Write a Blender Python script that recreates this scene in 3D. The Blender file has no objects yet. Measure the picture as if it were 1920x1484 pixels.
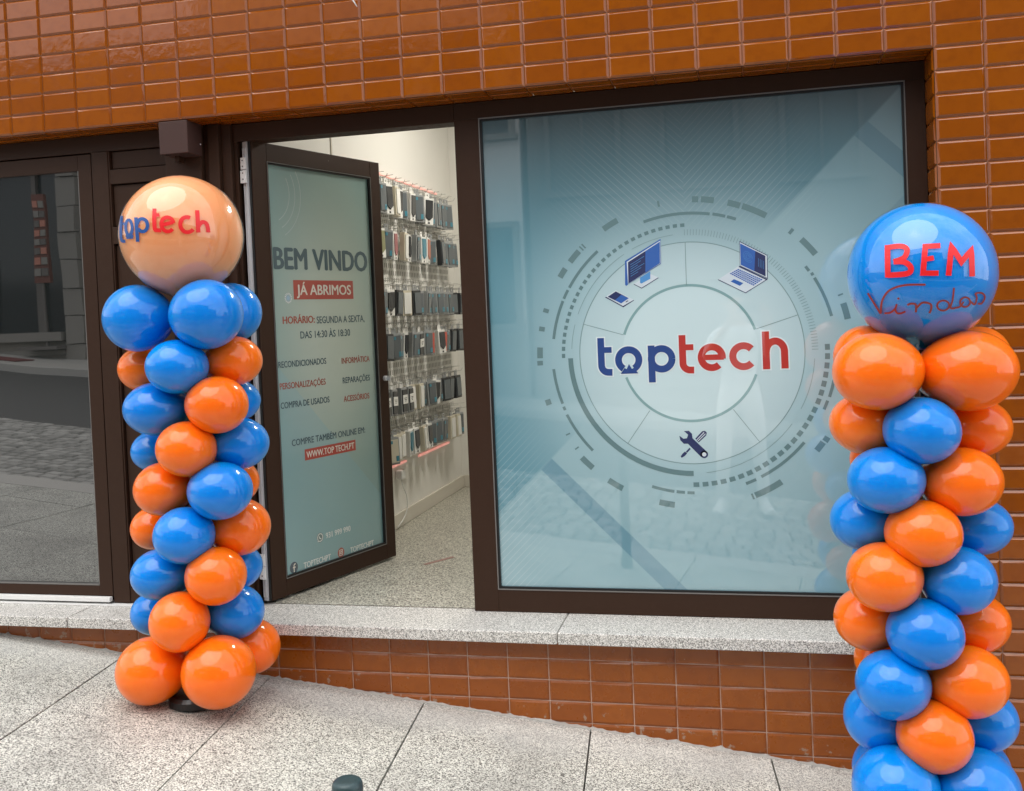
import bpy, bmesh, math, random
from mathutils import Matrix, Vector
random.seed(7)
rad = math.radians
scn = bpy.context.scene
col = scn.collection

# ------------------------------------------------------------------ camera
cam_d = bpy.data.cameras.new("camera")
cam = bpy.data.objects.new("camera", cam_d)
col.objects.link(cam)
cam.matrix_world = Matrix(((0.97257, 0.03524, 0.22958, -0.6217),
                           (0.22851, 0.03375, -0.97296, -3.6060),
                           (-0.04204, 0.99881, 0.02477, 1.1376),
                           (0, 0, 0, 1)))
cam_d.sensor_width = 36.0
cam_d.lens = 35.5676
cam_d.shift_y = -0.05246
cam_d.clip_start = 0.004
cam_d.clip_end = 500
scn.camera = cam

# ------------------------------------------------------------------ world, sun, exposure
SUN_EL, SUN_AZ = rad(66), rad(205)          # azimuth measured from +y clockwise: street side
world = bpy.data.worlds.new("World")
scn.world = world
world.use_nodes = True
wt = world.node_tree
for n in list(wt.nodes):
    wt.nodes.remove(n)
w_out = wt.nodes.new("ShaderNodeOutputWorld")
w_bg = wt.nodes.new("ShaderNodeBackground")
w_sky = wt.nodes.new("ShaderNodeTexSky")
w_sky.sky_type = 'NISHITA'
w_sky.sun_disc = False
w_sky.sun_elevation = SUN_EL
w_sky.sun_rotation = SUN_AZ
w_sky.air_density = 1.0
w_sky.dust_density = 2.5
w_tc = wt.nodes.new("ShaderNodeTexCoord")
w_no = wt.nodes.new("ShaderNodeTexNoise")
w_no.inputs["Scale"].default_value = 3.2
w_no.inputs["Detail"].default_value = 6
w_no.inputs["Roughness"].default_value = 0.6
w_rp = wt.nodes.new("ShaderNodeValToRGB")
w_rp.color_ramp.elements[0].position = 0.30
w_rp.color_ramp.elements[0].color = (0.35, 0.35, 0.35, 1)
w_rp.color_ramp.elements[1].position = 0.58
w_rp.color_ramp.elements[1].color = (1, 1, 1, 1)
w_mx = wt.nodes.new("ShaderNodeMix")
w_mx.data_type = 'RGBA'
w_mx.inputs[7].default_value = (10.5, 10.6, 10.8, 1)    # cloud cover
wt.links.new(w_tc.outputs["Generated"], w_no.inputs["Vector"])
wt.links.new(w_no.outputs["Fac"], w_rp.inputs["Fac"])
wt.links.new(w_rp.outputs["Color"], w_mx.inputs[0])
wt.links.new(w_sky.outputs["Color"], w_mx.inputs[6])
wt.links.new(w_mx.outputs[2], w_bg.inputs["Color"])
w_bg.inputs["Strength"].default_value = 0.15
wt.links.new(w_bg.outputs["Background"], w_out.inputs["Surface"])

sun_d = bpy.data.lights.new("sun", 'SUN')
sun_d.energy = 1.5
sun_d.angle = rad(56)
sun_d.color = (1.0, 0.96, 0.90)
sun = bpy.data.objects.new("sun", sun_d)
col.objects.link(sun)
sv = Vector((math.sin(SUN_AZ) * math.cos(SUN_EL), math.cos(SUN_AZ) * math.cos(SUN_EL), math.sin(SUN_EL)))
sun.rotation_euler = sv.to_track_quat('Z', 'Y').to_euler()
sun.location = (0, -4, 12)

scn.view_settings.view_transform = 'Standard'
scn.view_settings.look = 'None'
scn.view_settings.exposure = 0.35
scn.view_settings.gamma = 1.0
scn.cycles.max_bounces = 8
scn.cycles.glossy_bounces = 4
scn.cycles.transparent_max_bounces = 8
scn.cycles.caustics_reflective = False
scn.cycles.caustics_refractive = False
scn.cycles.sample_clamp_indirect = 6.0
scn.cycles.use_denoising = True

# ------------------------------------------------------------------ ground
GA, GB, GZ = -0.1087, -0.0057, -0.5061


def gz(x, y):
    return GZ + GA * x + GB * y


# ------------------------------------------------------------------ object helpers
class MB:
    """collects faces; build() links them as one mesh object"""

    def __init__(self):
        self.v, self.f, self.mi, self.fa = [], [], [], []

    def face(self, pts, mi=0, a=0.0):
        i = len(self.v)
        self.v += [tuple(p) for p in pts]
        self.f.append(tuple(range(i, i + len(pts))))
        self.mi.append(mi)
        self.fa.append(a)

    def box(self, x0, x1, y0, y1, z0, z1, mi=0, M=None, a=0.0):
        c = [(x, y, z) for z in (z0, z1) for y in (y0, y1) for x in (x0, x1)]
        if M is not None:
            c = [tuple(M @ Vector(p)) for p in c]
        i = len(self.v)
        self.v += c
        for q in ((0, 2, 3, 1), (4, 5, 7, 6), (0, 1, 5, 4), (2, 6, 7, 3), (1, 3, 7, 5), (0, 4, 6, 2)):
            self.f.append(tuple(i + k for k in q))
            self.mi.append(mi)
            self.fa.append(a)

    def tube(self, pts, r, n=8, mi=0, cap=True):
        pts = [Vector(p) for p in pts]
        rings = []
        for k, p in enumerate(pts):
            t = (pts[min(k + 1, len(pts) - 1)] - pts[max(k - 1, 0)]).normalized()
            a = t.orthogonal().normalized() if k == 0 else (rings_a - t * rings_a.dot(t)).normalized()
            rings_a = a
            b = t.cross(a)
            rr = r[k] if isinstance(r, (list, tuple)) else r
            base = len(self.v)
            for j in range(n):
                an = 2 * math.pi * j / n
                self.v.append(tuple(p + (a * math.cos(an) + b * math.sin(an)) * rr))
            rings.append(base)
        for k in range(len(pts) - 1):
            for j in range(n):
                j2 = (j + 1) % n
                self.f.append((rings[k] + j, rings[k] + j2, rings[k + 1] + j2, rings[k + 1] + j))
                self.mi.append(mi)
                self.fa.append(0)
        if cap:
            self.f.append(tuple(rings[0] + j for j in reversed(range(n))))
            self.f.append(tuple(rings[-1] + j for j in range(n)))
            self.mi += [mi, mi]
            self.fa += [0, 0]

    def lathe(self, prof, n=40, M=None, mi=0, close=True):
        """prof: (r, z) from bottom to top around local z"""
        base = len(self.v)
        for r, z in prof:
            for j in range(n):
                an = 2 * math.pi * j / n
                p = Vector((r * math.cos(an), r * math.sin(an), z))
                self.v.append(tuple(M @ p if M is not None else p))
        for k in range(len(prof) - 1):
            for j in range(n):
                j2 = (j + 1) % n
                self.f.append((base + k * n + j, base + k * n + j2, base + (k + 1) * n + j2, base + (k + 1) * n + j))
                self.mi.append(mi)
                self.fa.append(0)
        if close:
            self.f.append(tuple(base + j for j in reversed(range(n))))
            self.f.append(tuple(base + (len(prof) - 1) * n + j for j in range(n)))
            self.mi += [mi, mi]
            self.fa += [0, 0]

    def build(self, name, mats, parent=None, smooth=False, bevel=0.0, loc=None, seg=2):
        me = bpy.data.meshes.new(name)
        me.from_pydata(self.v, [], self.f)
        if not isinstance(mats, (list, tuple)):
            mats = [mats]
        for m in mats:
            me.materials.append(m)
        me.polygons.foreach_set("material_index", self.mi)
        if any(self.fa):
            at = me.attributes.new("tv", 'FLOAT', 'FACE')
            at.data.foreach_set("value", self.fa)
        if smooth:
            me.polygons.foreach_set("use_smooth", [True] * len(me.polygons))
        me.update()
        o = bpy.data.objects.new(name, me)
        col.objects.link(o)
        if loc is not None:
            o.location = loc
        if parent is not None:
            o.parent = parent
        if bevel:
            b = o.modifiers.new("bevel", 'BEVEL')
            b.width = bevel
            b.segments = seg
            b.limit_method = 'ANGLE'
            b.angle_limit = rad(40)
        return o


def tag(o, label=None, cat=None, group=None, kind=None):
    if label:
        o['label'] = label
    if cat:
        o['category'] = cat
    if group:
        o['group'] = group
    if kind:
        o['kind'] = kind
    return o


def thing(name, label, cat, loc=(0, 0, 0), rz=0.0, group=None):
    o = bpy.data.objects.new(name, None)
    o.empty_display_size = 0.1
    col.objects.link(o)
    o.location = loc
    o.rotation_euler = (0, 0, rz)
    return tag(o, label, cat, group)


# ------------------------------------------------------------------ materials
class NT:
    def __init__(self, name):
        self.m = bpy.data.materials.new(name)
        self.m.use_nodes = True
        self.t = self.m.node_tree
        self.p = self.t.nodes["Principled BSDF"]
        self.out = self.t.nodes["Material Output"]

    def n(self, typ, **kw):
        x = self.t.nodes.new(typ)
        for k, v in kw.items():
            setattr(x, k, v)
        return x

    def put(self, sock, v):
        if isinstance(v, bpy.types.NodeSocket):
            self.t.links.new(v, sock)
        else:
            if isinstance(v, (tuple, list)) and len(v) == 3 and sock.type == 'RGBA':
                v = (*v, 1)
            sock.default_value = v

    def math(self, op, a, b=None, c=None, clamp=False):
        x = self.n("ShaderNodeMath", operation=op, use_clamp=clamp)
        self.put(x.inputs[0], a)
        if b is not None:
            self.put(x.inputs[1], b)
        if c is not None:
            self.put(x.inputs[2], c)
        return x.outputs[0]

    def mix(self, f, a, b, blend='MIX'):
        x = self.n("ShaderNodeMix", data_type='RGBA', blend_type=blend)
        self.put(x.inputs[0], f)
        self.put(x.inputs[6], a)
        self.put(x.inputs[7], b)
        return x.outputs[2]

    def ss(self, v, lo, hi, a=0.0, b=1.0):
        x = self.n("ShaderNodeMapRange", interpolation_type='SMOOTHSTEP')
        self.put(x.inputs[0], v)
        for i, q in enumerate((lo, hi, a, b)):
            x.inputs[i + 1].default_value = q
        return x.outputs[0]

    def coord(self, which="Object"):
        return self.n("ShaderNodeTexCoord").outputs[which]

    def pos(self):
        return self.n("ShaderNodeNewGeometry").outputs["Position"]

    def xyz(self, v):
        s = self.n("ShaderNodeSeparateXYZ")
        self.t.links.new(v, s.inputs[0])
        return s.outputs[0], s.outputs[1], s.outputs[2]

    def noise(self, v, scale, detail=2.0, rough=0.5, out="Fac"):
        x = self.n("ShaderNodeTexNoise")
        self.t.links.new(v, x.inputs["Vector"])
        x.inputs["Scale"].default_value = scale
        x.inputs["Detail"].default_value = detail
        x.inputs["Roughness"].default_value = rough
        return x.outputs[out]

    def voro(self, v, scale, feature='F1', out="Color"):
        x = self.n("ShaderNodeTexVoronoi", feature=feature)
        self.t.links.new(v, x.inputs["Vector"])
        x.inputs["Scale"].default_value = scale
        return x.outputs[out]

    def ramp(self, f, stops, interp='LINEAR'):
        x = self.n("ShaderNodeValToRGB")
        x.color_ramp.interpolation = interp
        e = x.color_ramp.elements
        while len(e) < len(stops):
            e.new(0.5)
        for el, (p, c) in zip(e, stops):
            el.position = p
            el.color = (*c, 1) if len(c) == 3 else c
        self.put(x.inputs[0], f)
        return x.outputs[0]

    def bump(self, h, strength, dist):
        x = self.n("ShaderNodeBump")
        x.inputs["Strength"].default_value = strength
        x.inputs["Distance"].default_value = dist
        self.t.links.new(h, x.inputs["Height"])
        self.t.links.new(x.outputs[0], self.p.inputs["Normal"])

    def set(self, **kw):
        names = dict(base="Base Color", rough="Roughness", metal="Metallic", coat="Coat Weight", coat_rough="Coat Roughness",
                     coat_ior="Coat IOR", ior="IOR", spec="Specular IOR Level", sss="Subsurface Weight", alpha="Alpha",
                     emit="Emission Color", emit_s="Emission Strength", trans="Transmission Weight")
        for k, v in kw.items():
            self.put(self.p.inputs[names[k]], v)
        return self.m


def simple(name, base, rough=0.5, **kw):
    return NT(name).set(base=base, rough=rough, **kw)


def make_tile_mat():
    k = NT("amber_glazed_tile")
    P = k.pos()
    at = k.n("ShaderNodeAttribute", attribute_name="tv").outputs["Fac"]
    x, y, z = k.xyz(P)
    base = k.mix(at, (0.255, 0.058, 0.0003), (0.300, 0.074, 0.0006))
    cloud = k.noise(P, 22.0, 4, 0.6)
    base = k.mix(k.ss(cloud, 0.42, 0.72, 0, 0.38), base, (0.195, 0.041, 0.0003))
    # cement smears and splashes low on the wall
    h = k.math('SUBTRACT', z, k.math('MULTIPLY_ADD', x, GA, GZ))
    n1 = k.noise(P, 26.0, 5, 0.62)
    low = k.ss(h, 0.015, 0.20, 0.15, -0.08)
    sm = k.ss(k.math('ADD', n1, low), 0.74, 0.79)
    vd = k.voro(P, 24.0, out="Distance")
    dots = k.math('MULTIPLY', k.ss(vd, 0.035, 0.055, 1, 0), k.ss(k.noise(P, 5.0, 1), 0.50, 0.56))
    dots = k.math('MULTIPLY', dots, k.ss(h, 0.25, 0.5, 1, 0))
    dirt = k.math('MAXIMUM', k.math('MULTIPLY', sm, 0.75), k.math('MULTIPLY', dots, 0.7))
    base = k.mix(dirt, base, (0.34, 0.25, 0.19))
    k.bump(k.noise(P, 34.0, 2), 0.10, 0.004)
    ro = k.math('ADD', k.ss(cloud, 0.3, 0.8, 0.05, 0.14), k.math('MULTIPLY', dirt, 0.5))
    ro = k.math('ADD', ro, k.ss(h, 0.0, 0.85, 0.22, 0.0))
    return k.set(base=base, rough=ro, ior=1.52)


def make_granite(name, light, mid, dark, scale, rough=0.55, pave=False):
    k = NT(name)
    P = k.pos()
    c = k.n("ShaderNodeSeparateColor")
    k.t.links.new(k.voro(P, scale), c.inputs[0])
    r = c.outputs[0]
    g = k.noise(P, scale * 0.55, 3, 0.7)
    v = k.math('MULTIPLY_ADD', k.math('SUBTRACT', g, 0.5), 0.9, r)
    base = k.ramp(v, [(0.0, dark), (0.13, dark), (0.24, mid), (0.44, mid), (0.56, light), (1.0, tuple(q * 1.15 for q in light))])
    if pave:
        x, y, z = k.xyz(P)
        at = k.n("ShaderNodeAttribute", attribute_name="tv").outputs["Fac"]
        base = k.mix(1.0, base, k.ramp(at, [(0, (0.84, 0.84, 0.82)), (1, (1.05, 1.04, 1.02))]), 'MULTIPLY')
        gum = k.math('MULTIPLY', k.ss(k.voro(P, 3.1, out="Distance"), 0.035, 0.05, 1, 0), 0.5)
        base = k.mix(gum, base, (0.10, 0.10, 0.095))
        big = k.noise(P, 2.6, 5, 0.65)
        base = k.mix(k.ss(big, 0.42, 0.70, 0.0, 0.40), base, (0.17, 0.16, 0.145), )
        # band beside the wall, mixed paler, with a ragged outer edge
        e = k.math('ADD', y, k.math('MULTIPLY', k.math('SUBTRACT', big, 0.5), 0.55))
        base = k.mix(k.ss(e, -0.34, -0.10, 0, 0.30), base, (0.70, 0.72, 0.70))
        # long scuffs
        mp = k.n("ShaderNodeMapping")
        k.t.links.new(P, mp.inputs[0])
        mp.inputs["Rotation"].default_value = (0, 0, rad(-24))
        mp.inputs["Scale"].default_value = (0.5, 9.0, 1.0)
        sc = k.noise(mp.outputs[0], 1.6, 3, 0.6)
        base = k.mix(k.ss(sc, 0.66, 0.72, 0, 0.30), base, (0.12, 0.115, 0.11))
    k.bump(v, 0.25, 0.0012)
    return k.set(base=base, rough=rough)


def make_film(name, door=False):
    """printed window graphic under glass"""
    k = NT(name)
    x, y, z = k.xyz(k.coord("Object"))
    if door:
        u, v = x, z
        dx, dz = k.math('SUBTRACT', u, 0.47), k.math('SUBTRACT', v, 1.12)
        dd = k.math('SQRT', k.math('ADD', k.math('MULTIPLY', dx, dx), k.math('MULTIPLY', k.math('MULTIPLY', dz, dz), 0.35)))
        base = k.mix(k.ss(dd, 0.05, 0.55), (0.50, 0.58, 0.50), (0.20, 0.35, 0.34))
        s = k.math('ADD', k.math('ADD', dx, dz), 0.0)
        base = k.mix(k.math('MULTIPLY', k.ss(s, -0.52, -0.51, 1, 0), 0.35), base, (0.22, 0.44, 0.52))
    else:
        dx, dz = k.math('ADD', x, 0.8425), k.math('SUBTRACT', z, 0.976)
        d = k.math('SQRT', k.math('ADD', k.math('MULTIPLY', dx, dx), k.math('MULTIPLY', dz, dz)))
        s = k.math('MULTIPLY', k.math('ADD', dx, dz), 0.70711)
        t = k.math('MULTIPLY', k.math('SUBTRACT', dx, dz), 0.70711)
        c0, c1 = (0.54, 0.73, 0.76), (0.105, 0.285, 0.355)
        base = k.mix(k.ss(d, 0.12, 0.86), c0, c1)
        base = k.mix(k.math('MULTIPLY', k.ss(d, 0.406, 0.409, 1, 0), 0.22), base, (0.72, 0.86, 0.88))
        base = k.mix(k.math('MULTIPLY', k.ss(d, 0.245, 0.248, 1, 0), 0.35), base, (0.70, 0.88, 0.90))
        far = k.ss(d, 0.40, 0.62)
        half = k.math('MULTIPLY', k.ss(t, -0.112, -0.100), far)
        base = k.mix(k.math('MULTIPLY', half, 0.40), base, (0.42, 0.60, 0.63))
        b1 = k.math('MULTIPLY', k.ss(s, 0.953, 0.957), k.ss(s, 1.018, 1.022, 1, 0))
        b2 = k.math('MULTIPLY', k.ss(s, -0.711, -0.707), k.ss(s, -0.651, -0.647, 1, 0))
        b3 = k.math('MULTIPLY', k.ss(t, 0.16, 0.165), k.ss(s, 0.55, 0.9, 0, 0.5))
        band = k.math('MULTIPLY', k.math('MAXIMUM', k.math('MAXIMUM', b1, b2), b3), half)
        base = k.mix(k.math('MULTIPLY', band, 0.85), base, (0.12, 0.28, 0.36))
        # fine hairline pattern, upper middle and lower left
        l1 = k.ss(k.math('SINE', k.math('MULTIPLY', t, 330.0)), 0.80, 0.98)
        l2 = k.ss(k.math('SINE', k.math('MULTIPLY', s, 330.0)), 0.80, 0.98)
        side = k.ss(dx, -0.005, 0.005)
        ln = k.math('ADD', k.math('MULTIPLY', l2, k.math('SUBTRACT', 1.0, side)), k.math('MULTIPLY', l1, side))
        zone = k.math('MULTIPLY', k.ss(dz, 0.42, 0.58), k.ss(k.math('ABSOLUTE', dx), 0.25, 0.55, 1, 0))
        l3 = k.math('MULTIPLY', l1, k.math('MULTIPLY', k.ss(dx, -0.72, -0.5, 1, 0), k.ss(dz, -0.5, -0.1, 1, 0)))
        zone2 = k.math('MULTIPLY', l3, 0.8)
        ln = k.math('MAXIMUM', k.math('MULTIPLY', ln, zone), zone2)
        base = k.mix(k.math('MULTIPLY', ln, 0.22), base, (0.72, 0.84, 0.86))
        base = k.mix(k.math('MULTIPLY', k.ss(dz, 0.25, 0.95, 0, 0.86), k.math('SUBTRACT', 1.0, k.math('MULTIPLY', half, 0.22))), base, (0.035, 0.068, 0.078))  # dimmer light towards the top, painted into the film colour
    return k.set(base=base, rough=0.45, coat=1.0, coat_rough=0.012, coat_ior=2.15)


def decal(name, c):
    return simple(name, c, 0.45, coat=1.0, coat_rough=0.012, coat_ior=2.15)


def make_latex(name, c, deep):
    k = NT(name)
    lw = k.n("ShaderNodeLayerWeight")
    lw.inputs["Blend"].default_value = 0.35
    n = k.noise(k.coord("Object"), 9.0, 2)
    base = k.mix(k.ss(n, 0.3, 0.7, 0, 0.25), c, deep)
    oi = k.n("ShaderNodeObjectInfo").outputs["Random"]
    base = k.mix(k.math('MULTIPLY', oi, 0.6), base, deep)
    k.p.inputs["Subsurface Radius"].default_value = (1.0, 1.0, 1.0)
    k.p.inputs["Subsurface Scale"].default_value = 0.05
    return k.set(base=base, rough=0.34, spec=0.10, coat=0.8, coat_rough=0.028, coat_ior=1.52, sss=0.65)


def make_brown():
    k = NT("brown_aluminium")
    P = k.pos()
    n = k.noise(P, 60.0, 3, 0.6)
    base = k.mix(k.ss(n, 0.35, 0.75, 0, 0.3), (0.040, 0.0200, 0.0120), (0.050, 0.0260, 0.0165))
    vd = k.voro(P, 15.0, out="Distance")
    sp = k.math('MULTIPLY', k.ss(vd, 0.02, 0.03, 1, 0), k.ss(k.noise(P, 3.0, 1), 0.5, 0.55))
    base = k.mix(k.math('MULTIPLY', sp, 0.6), base, (0.4, 0.37, 0.33))
    return k.set(base=base, rough=k.ss(n, 0.3, 0.8, 0.42, 0.55), spec=0.18)


M_tile = make_tile_mat()
k = NT("pink_grout")
_p = k.pos()
_x, _y, _z = k.xyz(_p)
_h = k.math('SUBTRACT', _z, k.math('MULTIPLY_ADD', _x, GA, GZ))
_d = k.math('MULTIPLY', k.ss(_h, 0.30, 0.70, 1, 0), k.ss(k.noise(_p, 9, 3), 0.30, 0.60))
M_grout = k.set(base=k.mix(_d, k.mix(k.noise(_p, 30, 3), (0.36, 0.145, 0.070), (0.27, 0.115, 0.065)), (0.58, 0.42, 0.35)), rough=0.8)
M_pave = make_granite("grey_granite_paving", (0.72, 0.715, 0.66), (0.33, 0.325, 0.295), (0.042, 0.041, 0.038), 290.0, 0.5, True)
M_sill = make_granite("grey_granite_sill", (0.74, 0.72, 0.68), (0.40, 0.39, 0.36), (0.15, 0.146, 0.135), 370.0, 0.42)
M_floor = make_granite("polished_granite_floor", (0.58, 0.56, 0.48), (0.28, 0.27, 0.225), (0.06, 0.057, 0.048), 220.0, 0.3)
M_brown = make_brown()
M_gasket = simple("black_gasket", (0.006, 0.006, 0.006), 0.5)
M_bead = simple("grey_bead", (0.20, 0.19, 0.18), 0.35, metal=0.3)
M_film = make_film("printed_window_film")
M_dfilm = make_film("printed_door_film", True)
k = NT("dark_reflective_glass")
k.bump(k.noise(k.pos(), 2.2, 1), 0.05, 0.02)
M_glassdark = k.set(base=(0.014, 0.016, 0.015), rough=0.012, ior=2.8)
M_alu = simple("brushed_aluminium", (0.70, 0.71, 0.72), 0.35, metal=0.35)
M_white = simple("white_paint_metal", (0.80, 0.80, 0.78), 0.4)
k = NT("white_plaster")
_p = k.pos()
M_wall = k.set(base=k.mix(k.noise(_p, 3.0, 4), (0.80, 0.785, 0.74), (0.76, 0.74, 0.69)), rough=0.6)
M_skirt = simple("white_skirting", (0.66, 0.62, 0.54), 0.45)
M_peg = simple("white_pegboard", (0.78, 0.77, 0.73), 0.5)
M_hole = simple("pegboard_hole", (0.30, 0.285, 0.26), 0.7)
M_wire = simple("chrome_wire", (0.55, 0.54, 0.51), 0.3, metal=0.7)
M_blue_l = make_latex("blue_latex", (0.0, 0.245, 0.76), (0.0, 0.19, 0.66))
M_orange_l = make_latex("orange_latex", (1.0, 0.185, 0.005), (0.97, 0.145, 0.003))
M_black = simple("black_plastic", (0.012, 0.012, 0.012), 0.35)

# printed colours
D_grey = decal("print_grey_teal", (0.115, 0.22, 0.235))
D_teal = decal("print_pale_teal", (0.22, 0.40, 0.41))
D_blue = decal("print_logo_blue", (0.004, 0.050, 0.24))
D_red = decal("print_logo_red", (0.50, 0.022, 0.014))
D_halo = decal("print_white_halo", (0.74, 0.85, 0.87))
D_navy = decal("print_navy", (0.008, 0.020, 0.11))
D_mid = decal("print_mid_blue", (0.020, 0.12, 0.45))
D_sky = decal("print_sky_blue", (0.07, 0.30, 0.66))
D_pale = decal("print_pale", (0.66, 0.76, 0.82))
D_dtext = decal("print_dark_slate", (0.040, 0.095, 0.12))
D_dred = decal("print_door_red", (0.42, 0.050, 0.034))
D_dlite = decal("print_light_text", (0.72, 0.78, 0.75))
D_doff = decal("print_cream_text", (0.74, 0.70, 0.62))
D_dtextred = decal("print_brick_red", (0.36, 0.072, 0.045))


# ------------------------------------------------------------------ flat print helpers (u, v plane -> list of polygons)
def ribbon(pts, w):
    """polyline of half-width w/2 as quads with mitred joints, butt ends"""
    P = [Vector((a, b)) for a, b in pts]
    n = len(P)
    L, Rr = [], []
    for i in range(n):
        d0 = (P[i] - P[i - 1]).normalized() if i > 0 else (P[1] - P[0]).normalized()
        d1 = (P[i + 1] - P[i]).normalized() if i < n - 1 else d0
        t = (d0 + d1)
        t = t.normalized() if t.length > 1e-6 else d0
        nn = Vector((-t.y, t.x))
        c = max(0.5, nn.dot(Vector((-d0.y, d0.x))))
        L.append(P[i] + nn * (w / 2 / c))
        Rr.append(P[i] - nn * (w / 2 / c))
    return [[tuple(Rr[i]), tuple(Rr[i + 1]), tuple(L[i + 1]), tuple(L[i])] for i in range(n - 1)]


def arc_pts(cx, cy, r, a0, a1, n=None, ry=None):
    n = n or max(4, int(abs(a1 - a0) / 3))
    ry = ry or r
    return [(cx + r * math.cos(rad(a0 + (a1 - a0) * i / n)), cy + ry * math.sin(rad(a0 + (a1 - a0) * i / n))) for i in range(n + 1)]


def arc_band(cx, cy, r0, r1, a0, a1):
    A = arc_pts(cx, cy, r0, a0, a1)
    B = arc_pts(cx, cy, r1, a0, a1)
    return [[A[i], A[i + 1], B[i + 1], B[i]] for i in range(len(A) - 1)]


def disc(cx, cy, r, n=24):
    return [arc_pts(cx, cy, r, 0, 360, n)[:-1]]


def orient(poly):
    s = sum(poly[i - 1][0] * poly[i][1] - poly[i][0] * poly[i - 1][1] for i in range(len(poly)))
    return poly if s > 0 else poly[::-1]


def flat(name, polys_by_mat, mats, parent, place):
    """polys_by_mat: list of (material index, lift, polys); place(u, v, lift) -> point"""
    mb = MB()
    for mi, lift, polys in polys_by_mat:
        for j, p in enumerate(polys):
            mb.face([place(u, v, lift) for u, v in orient(p)], mi)
    return mb.build(name, mats, parent)


_tc = {}


def text_polys(body, x0, z0, width, height, align='L', bold=0.0):
    """text as triangles scaled so that it is `width` wide with capitals `height` high, baseline at z0"""
    def raw(s):
        cu = bpy.data.curves.new("lettering", 'FONT')
        cu.body = s
        cu.size = 1.0
        cu.offset = bold
        cu.resolution_u = 3
        o = bpy.data.objects.new("lettering", cu)
        col.objects.link(o)
        bpy.context.view_layer.update()
        dg = bpy.context.evaluated_depsgraph_get()
        me = bpy.data.meshes.new_from_object(o.evaluated_get(dg))
        vs = [(v.co.x, v.co.y) for v in me.vertices]
        fs = [tuple(p.vertices) for p in me.polygons]
        bpy.data.objects.remove(o)
        bpy.data.meshes.remove(me)
        bpy.data.curves.remove(cu)
        return vs, fs
    if 'H' not in _tc:
        v, _ = raw("H")
        _tc['H'] = max(q[1] for q in v)
    vs, fs = raw(body)
    xa, xb = min(q[0] for q in vs), max(q[0] for q in vs)
    sx = width / (xb - xa)
    sz = height / _tc['H']
    off = {'L': 0, 'C': -width / 2, 'R': -width}[align]
    pts = [((a - xa) * sx + x0 + off, b * sz + z0) for a, b in vs]
    return [[pts[i] for i in f] for f in fs]


# ================================================================== SETTING
def slab_sheet(mb, x0, x1, y0, y1, dz, t=0.05, mi=0):
    pts = [(x0, y0), (x1, y0), (x1, y1), (x0, y1)]
    top = [(a, b, gz(a, b) + dz) for a, b in pts]
    bot = [(a, b, gz(a, b) + dz - t) for a, b in pts]
    mb.face(top, mi)
    for i in range(4):
        j = (i + 1) % 4
        mb.face([bot[i], bot[j], top[j], top[i]], mi)


k = NT("dark_bed")
M_bed = k.set(base=k.mix(k.noise(k.pos(), 40, 3), (0.05, 0.047, 0.042), (0.09, 0.085, 0.075)), rough=0.9)
mb = MB()
mb.face([(-60, -60, gz(-60, -60) - 0.10), (60, -60, gz(60, -60) - 0.10), (60, 60, gz(60, 60) - 0.10), (-60, 60, gz(-60, 60) - 0.10)])
tag(mb.build("ground", M_bed), kind='structure', label="sloping ground under the street")

# pavement slabs: joints run out from the wall, about 0.82 x 1.0 units apart
mb = MB()
JD = -0.106
jx = [-1.608 * 0.77 + 0.0 + 0.632 * k_ for k_ in range(-9, 9)]
sheared = lambda x, y: x + JD * y
g_ = 0.0032
cross = {}
for i in range(len(jx) - 1):
    xa, xb = jx[i], jx[i + 1]
    ymid = {-4: -0.80, -5: -0.16}.get(i - 9 + 0, None)
    rng = random.Random(i * 13 + 5)
    cuts = [0.0]
    if i - 9 == -4:
        cuts += [-0.80]
    elif i - 9 == -5:
        cuts += [-0.125, -1.05]
    else:
        cuts += [-rng.uniform(0.98, 1.35)]
    while cuts[-1] > -2.15:
        cuts.append(cuts[-1] - rng.uniform(0.8, 1.1))
    cuts[-1] = -2.15
    for a, b in zip(cuts[:-1], cuts[1:]):
        skew = 0.07
        q = []
        for (xx, yy, e) in ((xa + g_, b, 0), (xb - g_, b, 1), (xb - g_, a, 1), (xa + g_, a, 0)):
            yy2 = yy if yy in (0.0, -2.15) else yy + skew * (e - 0.5)
            if yy2 > -0.001:
                yy2 = 0.02
            elif yy == a:
                yy2 -= g_ / 2
            else:
                yy2 += g_ / 2
            xs = sheared(xx, yy2)
            q.append((xs, yy2))
        tl = rng.uniform(-0.0012, 0.0012)
        top = [(u, v, gz(u, v) + tl) for u, v in q]
        bot = [(u, v, gz(u, v) - 0.04) for u, v in q]
        tone = rng.uniform(0.02, 1)
        mb.face(top, 0, tone)
        for n_ in range(4):
            m_ = (n_ + 1) % 4
            mb.face([bot[n_], bot[m_], top[m_], top[n_]], 0, tone)
tag(mb.build("pavement", M_pave), "speckled grey granite slab pavement sloping down along the shopfront", kind='structure')
mb = MB()
mb.face([(-8, 0.02, gz(-8, 0) - 0.02), (-8, -2.16, gz(-8, -2.16) - 0.02), (8, -2.16, gz(8, -2.16) - 0.02), (8, 0.02, gz(8, 0) - 0.02)])
tag(mb.build("pavement_bed", M_bed), kind='structure')

k = NT("kerb_granite")
M_kerb = k.set(base=k.mix(k.noise(k.pos(), 160, 3), (0.52, 0.50, 0.46), (0.32, 0.31, 0.29)), rough=0.7)
mb = MB()
for i in range(-12, 12):
    slab_sheet(mb, i * 1.0 + 0.004, i * 1.0 + 0.996, -2.40, -2.156, 0.0, 0.12)
tag(mb.build("kerb", M_kerb), kind='structure')
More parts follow.
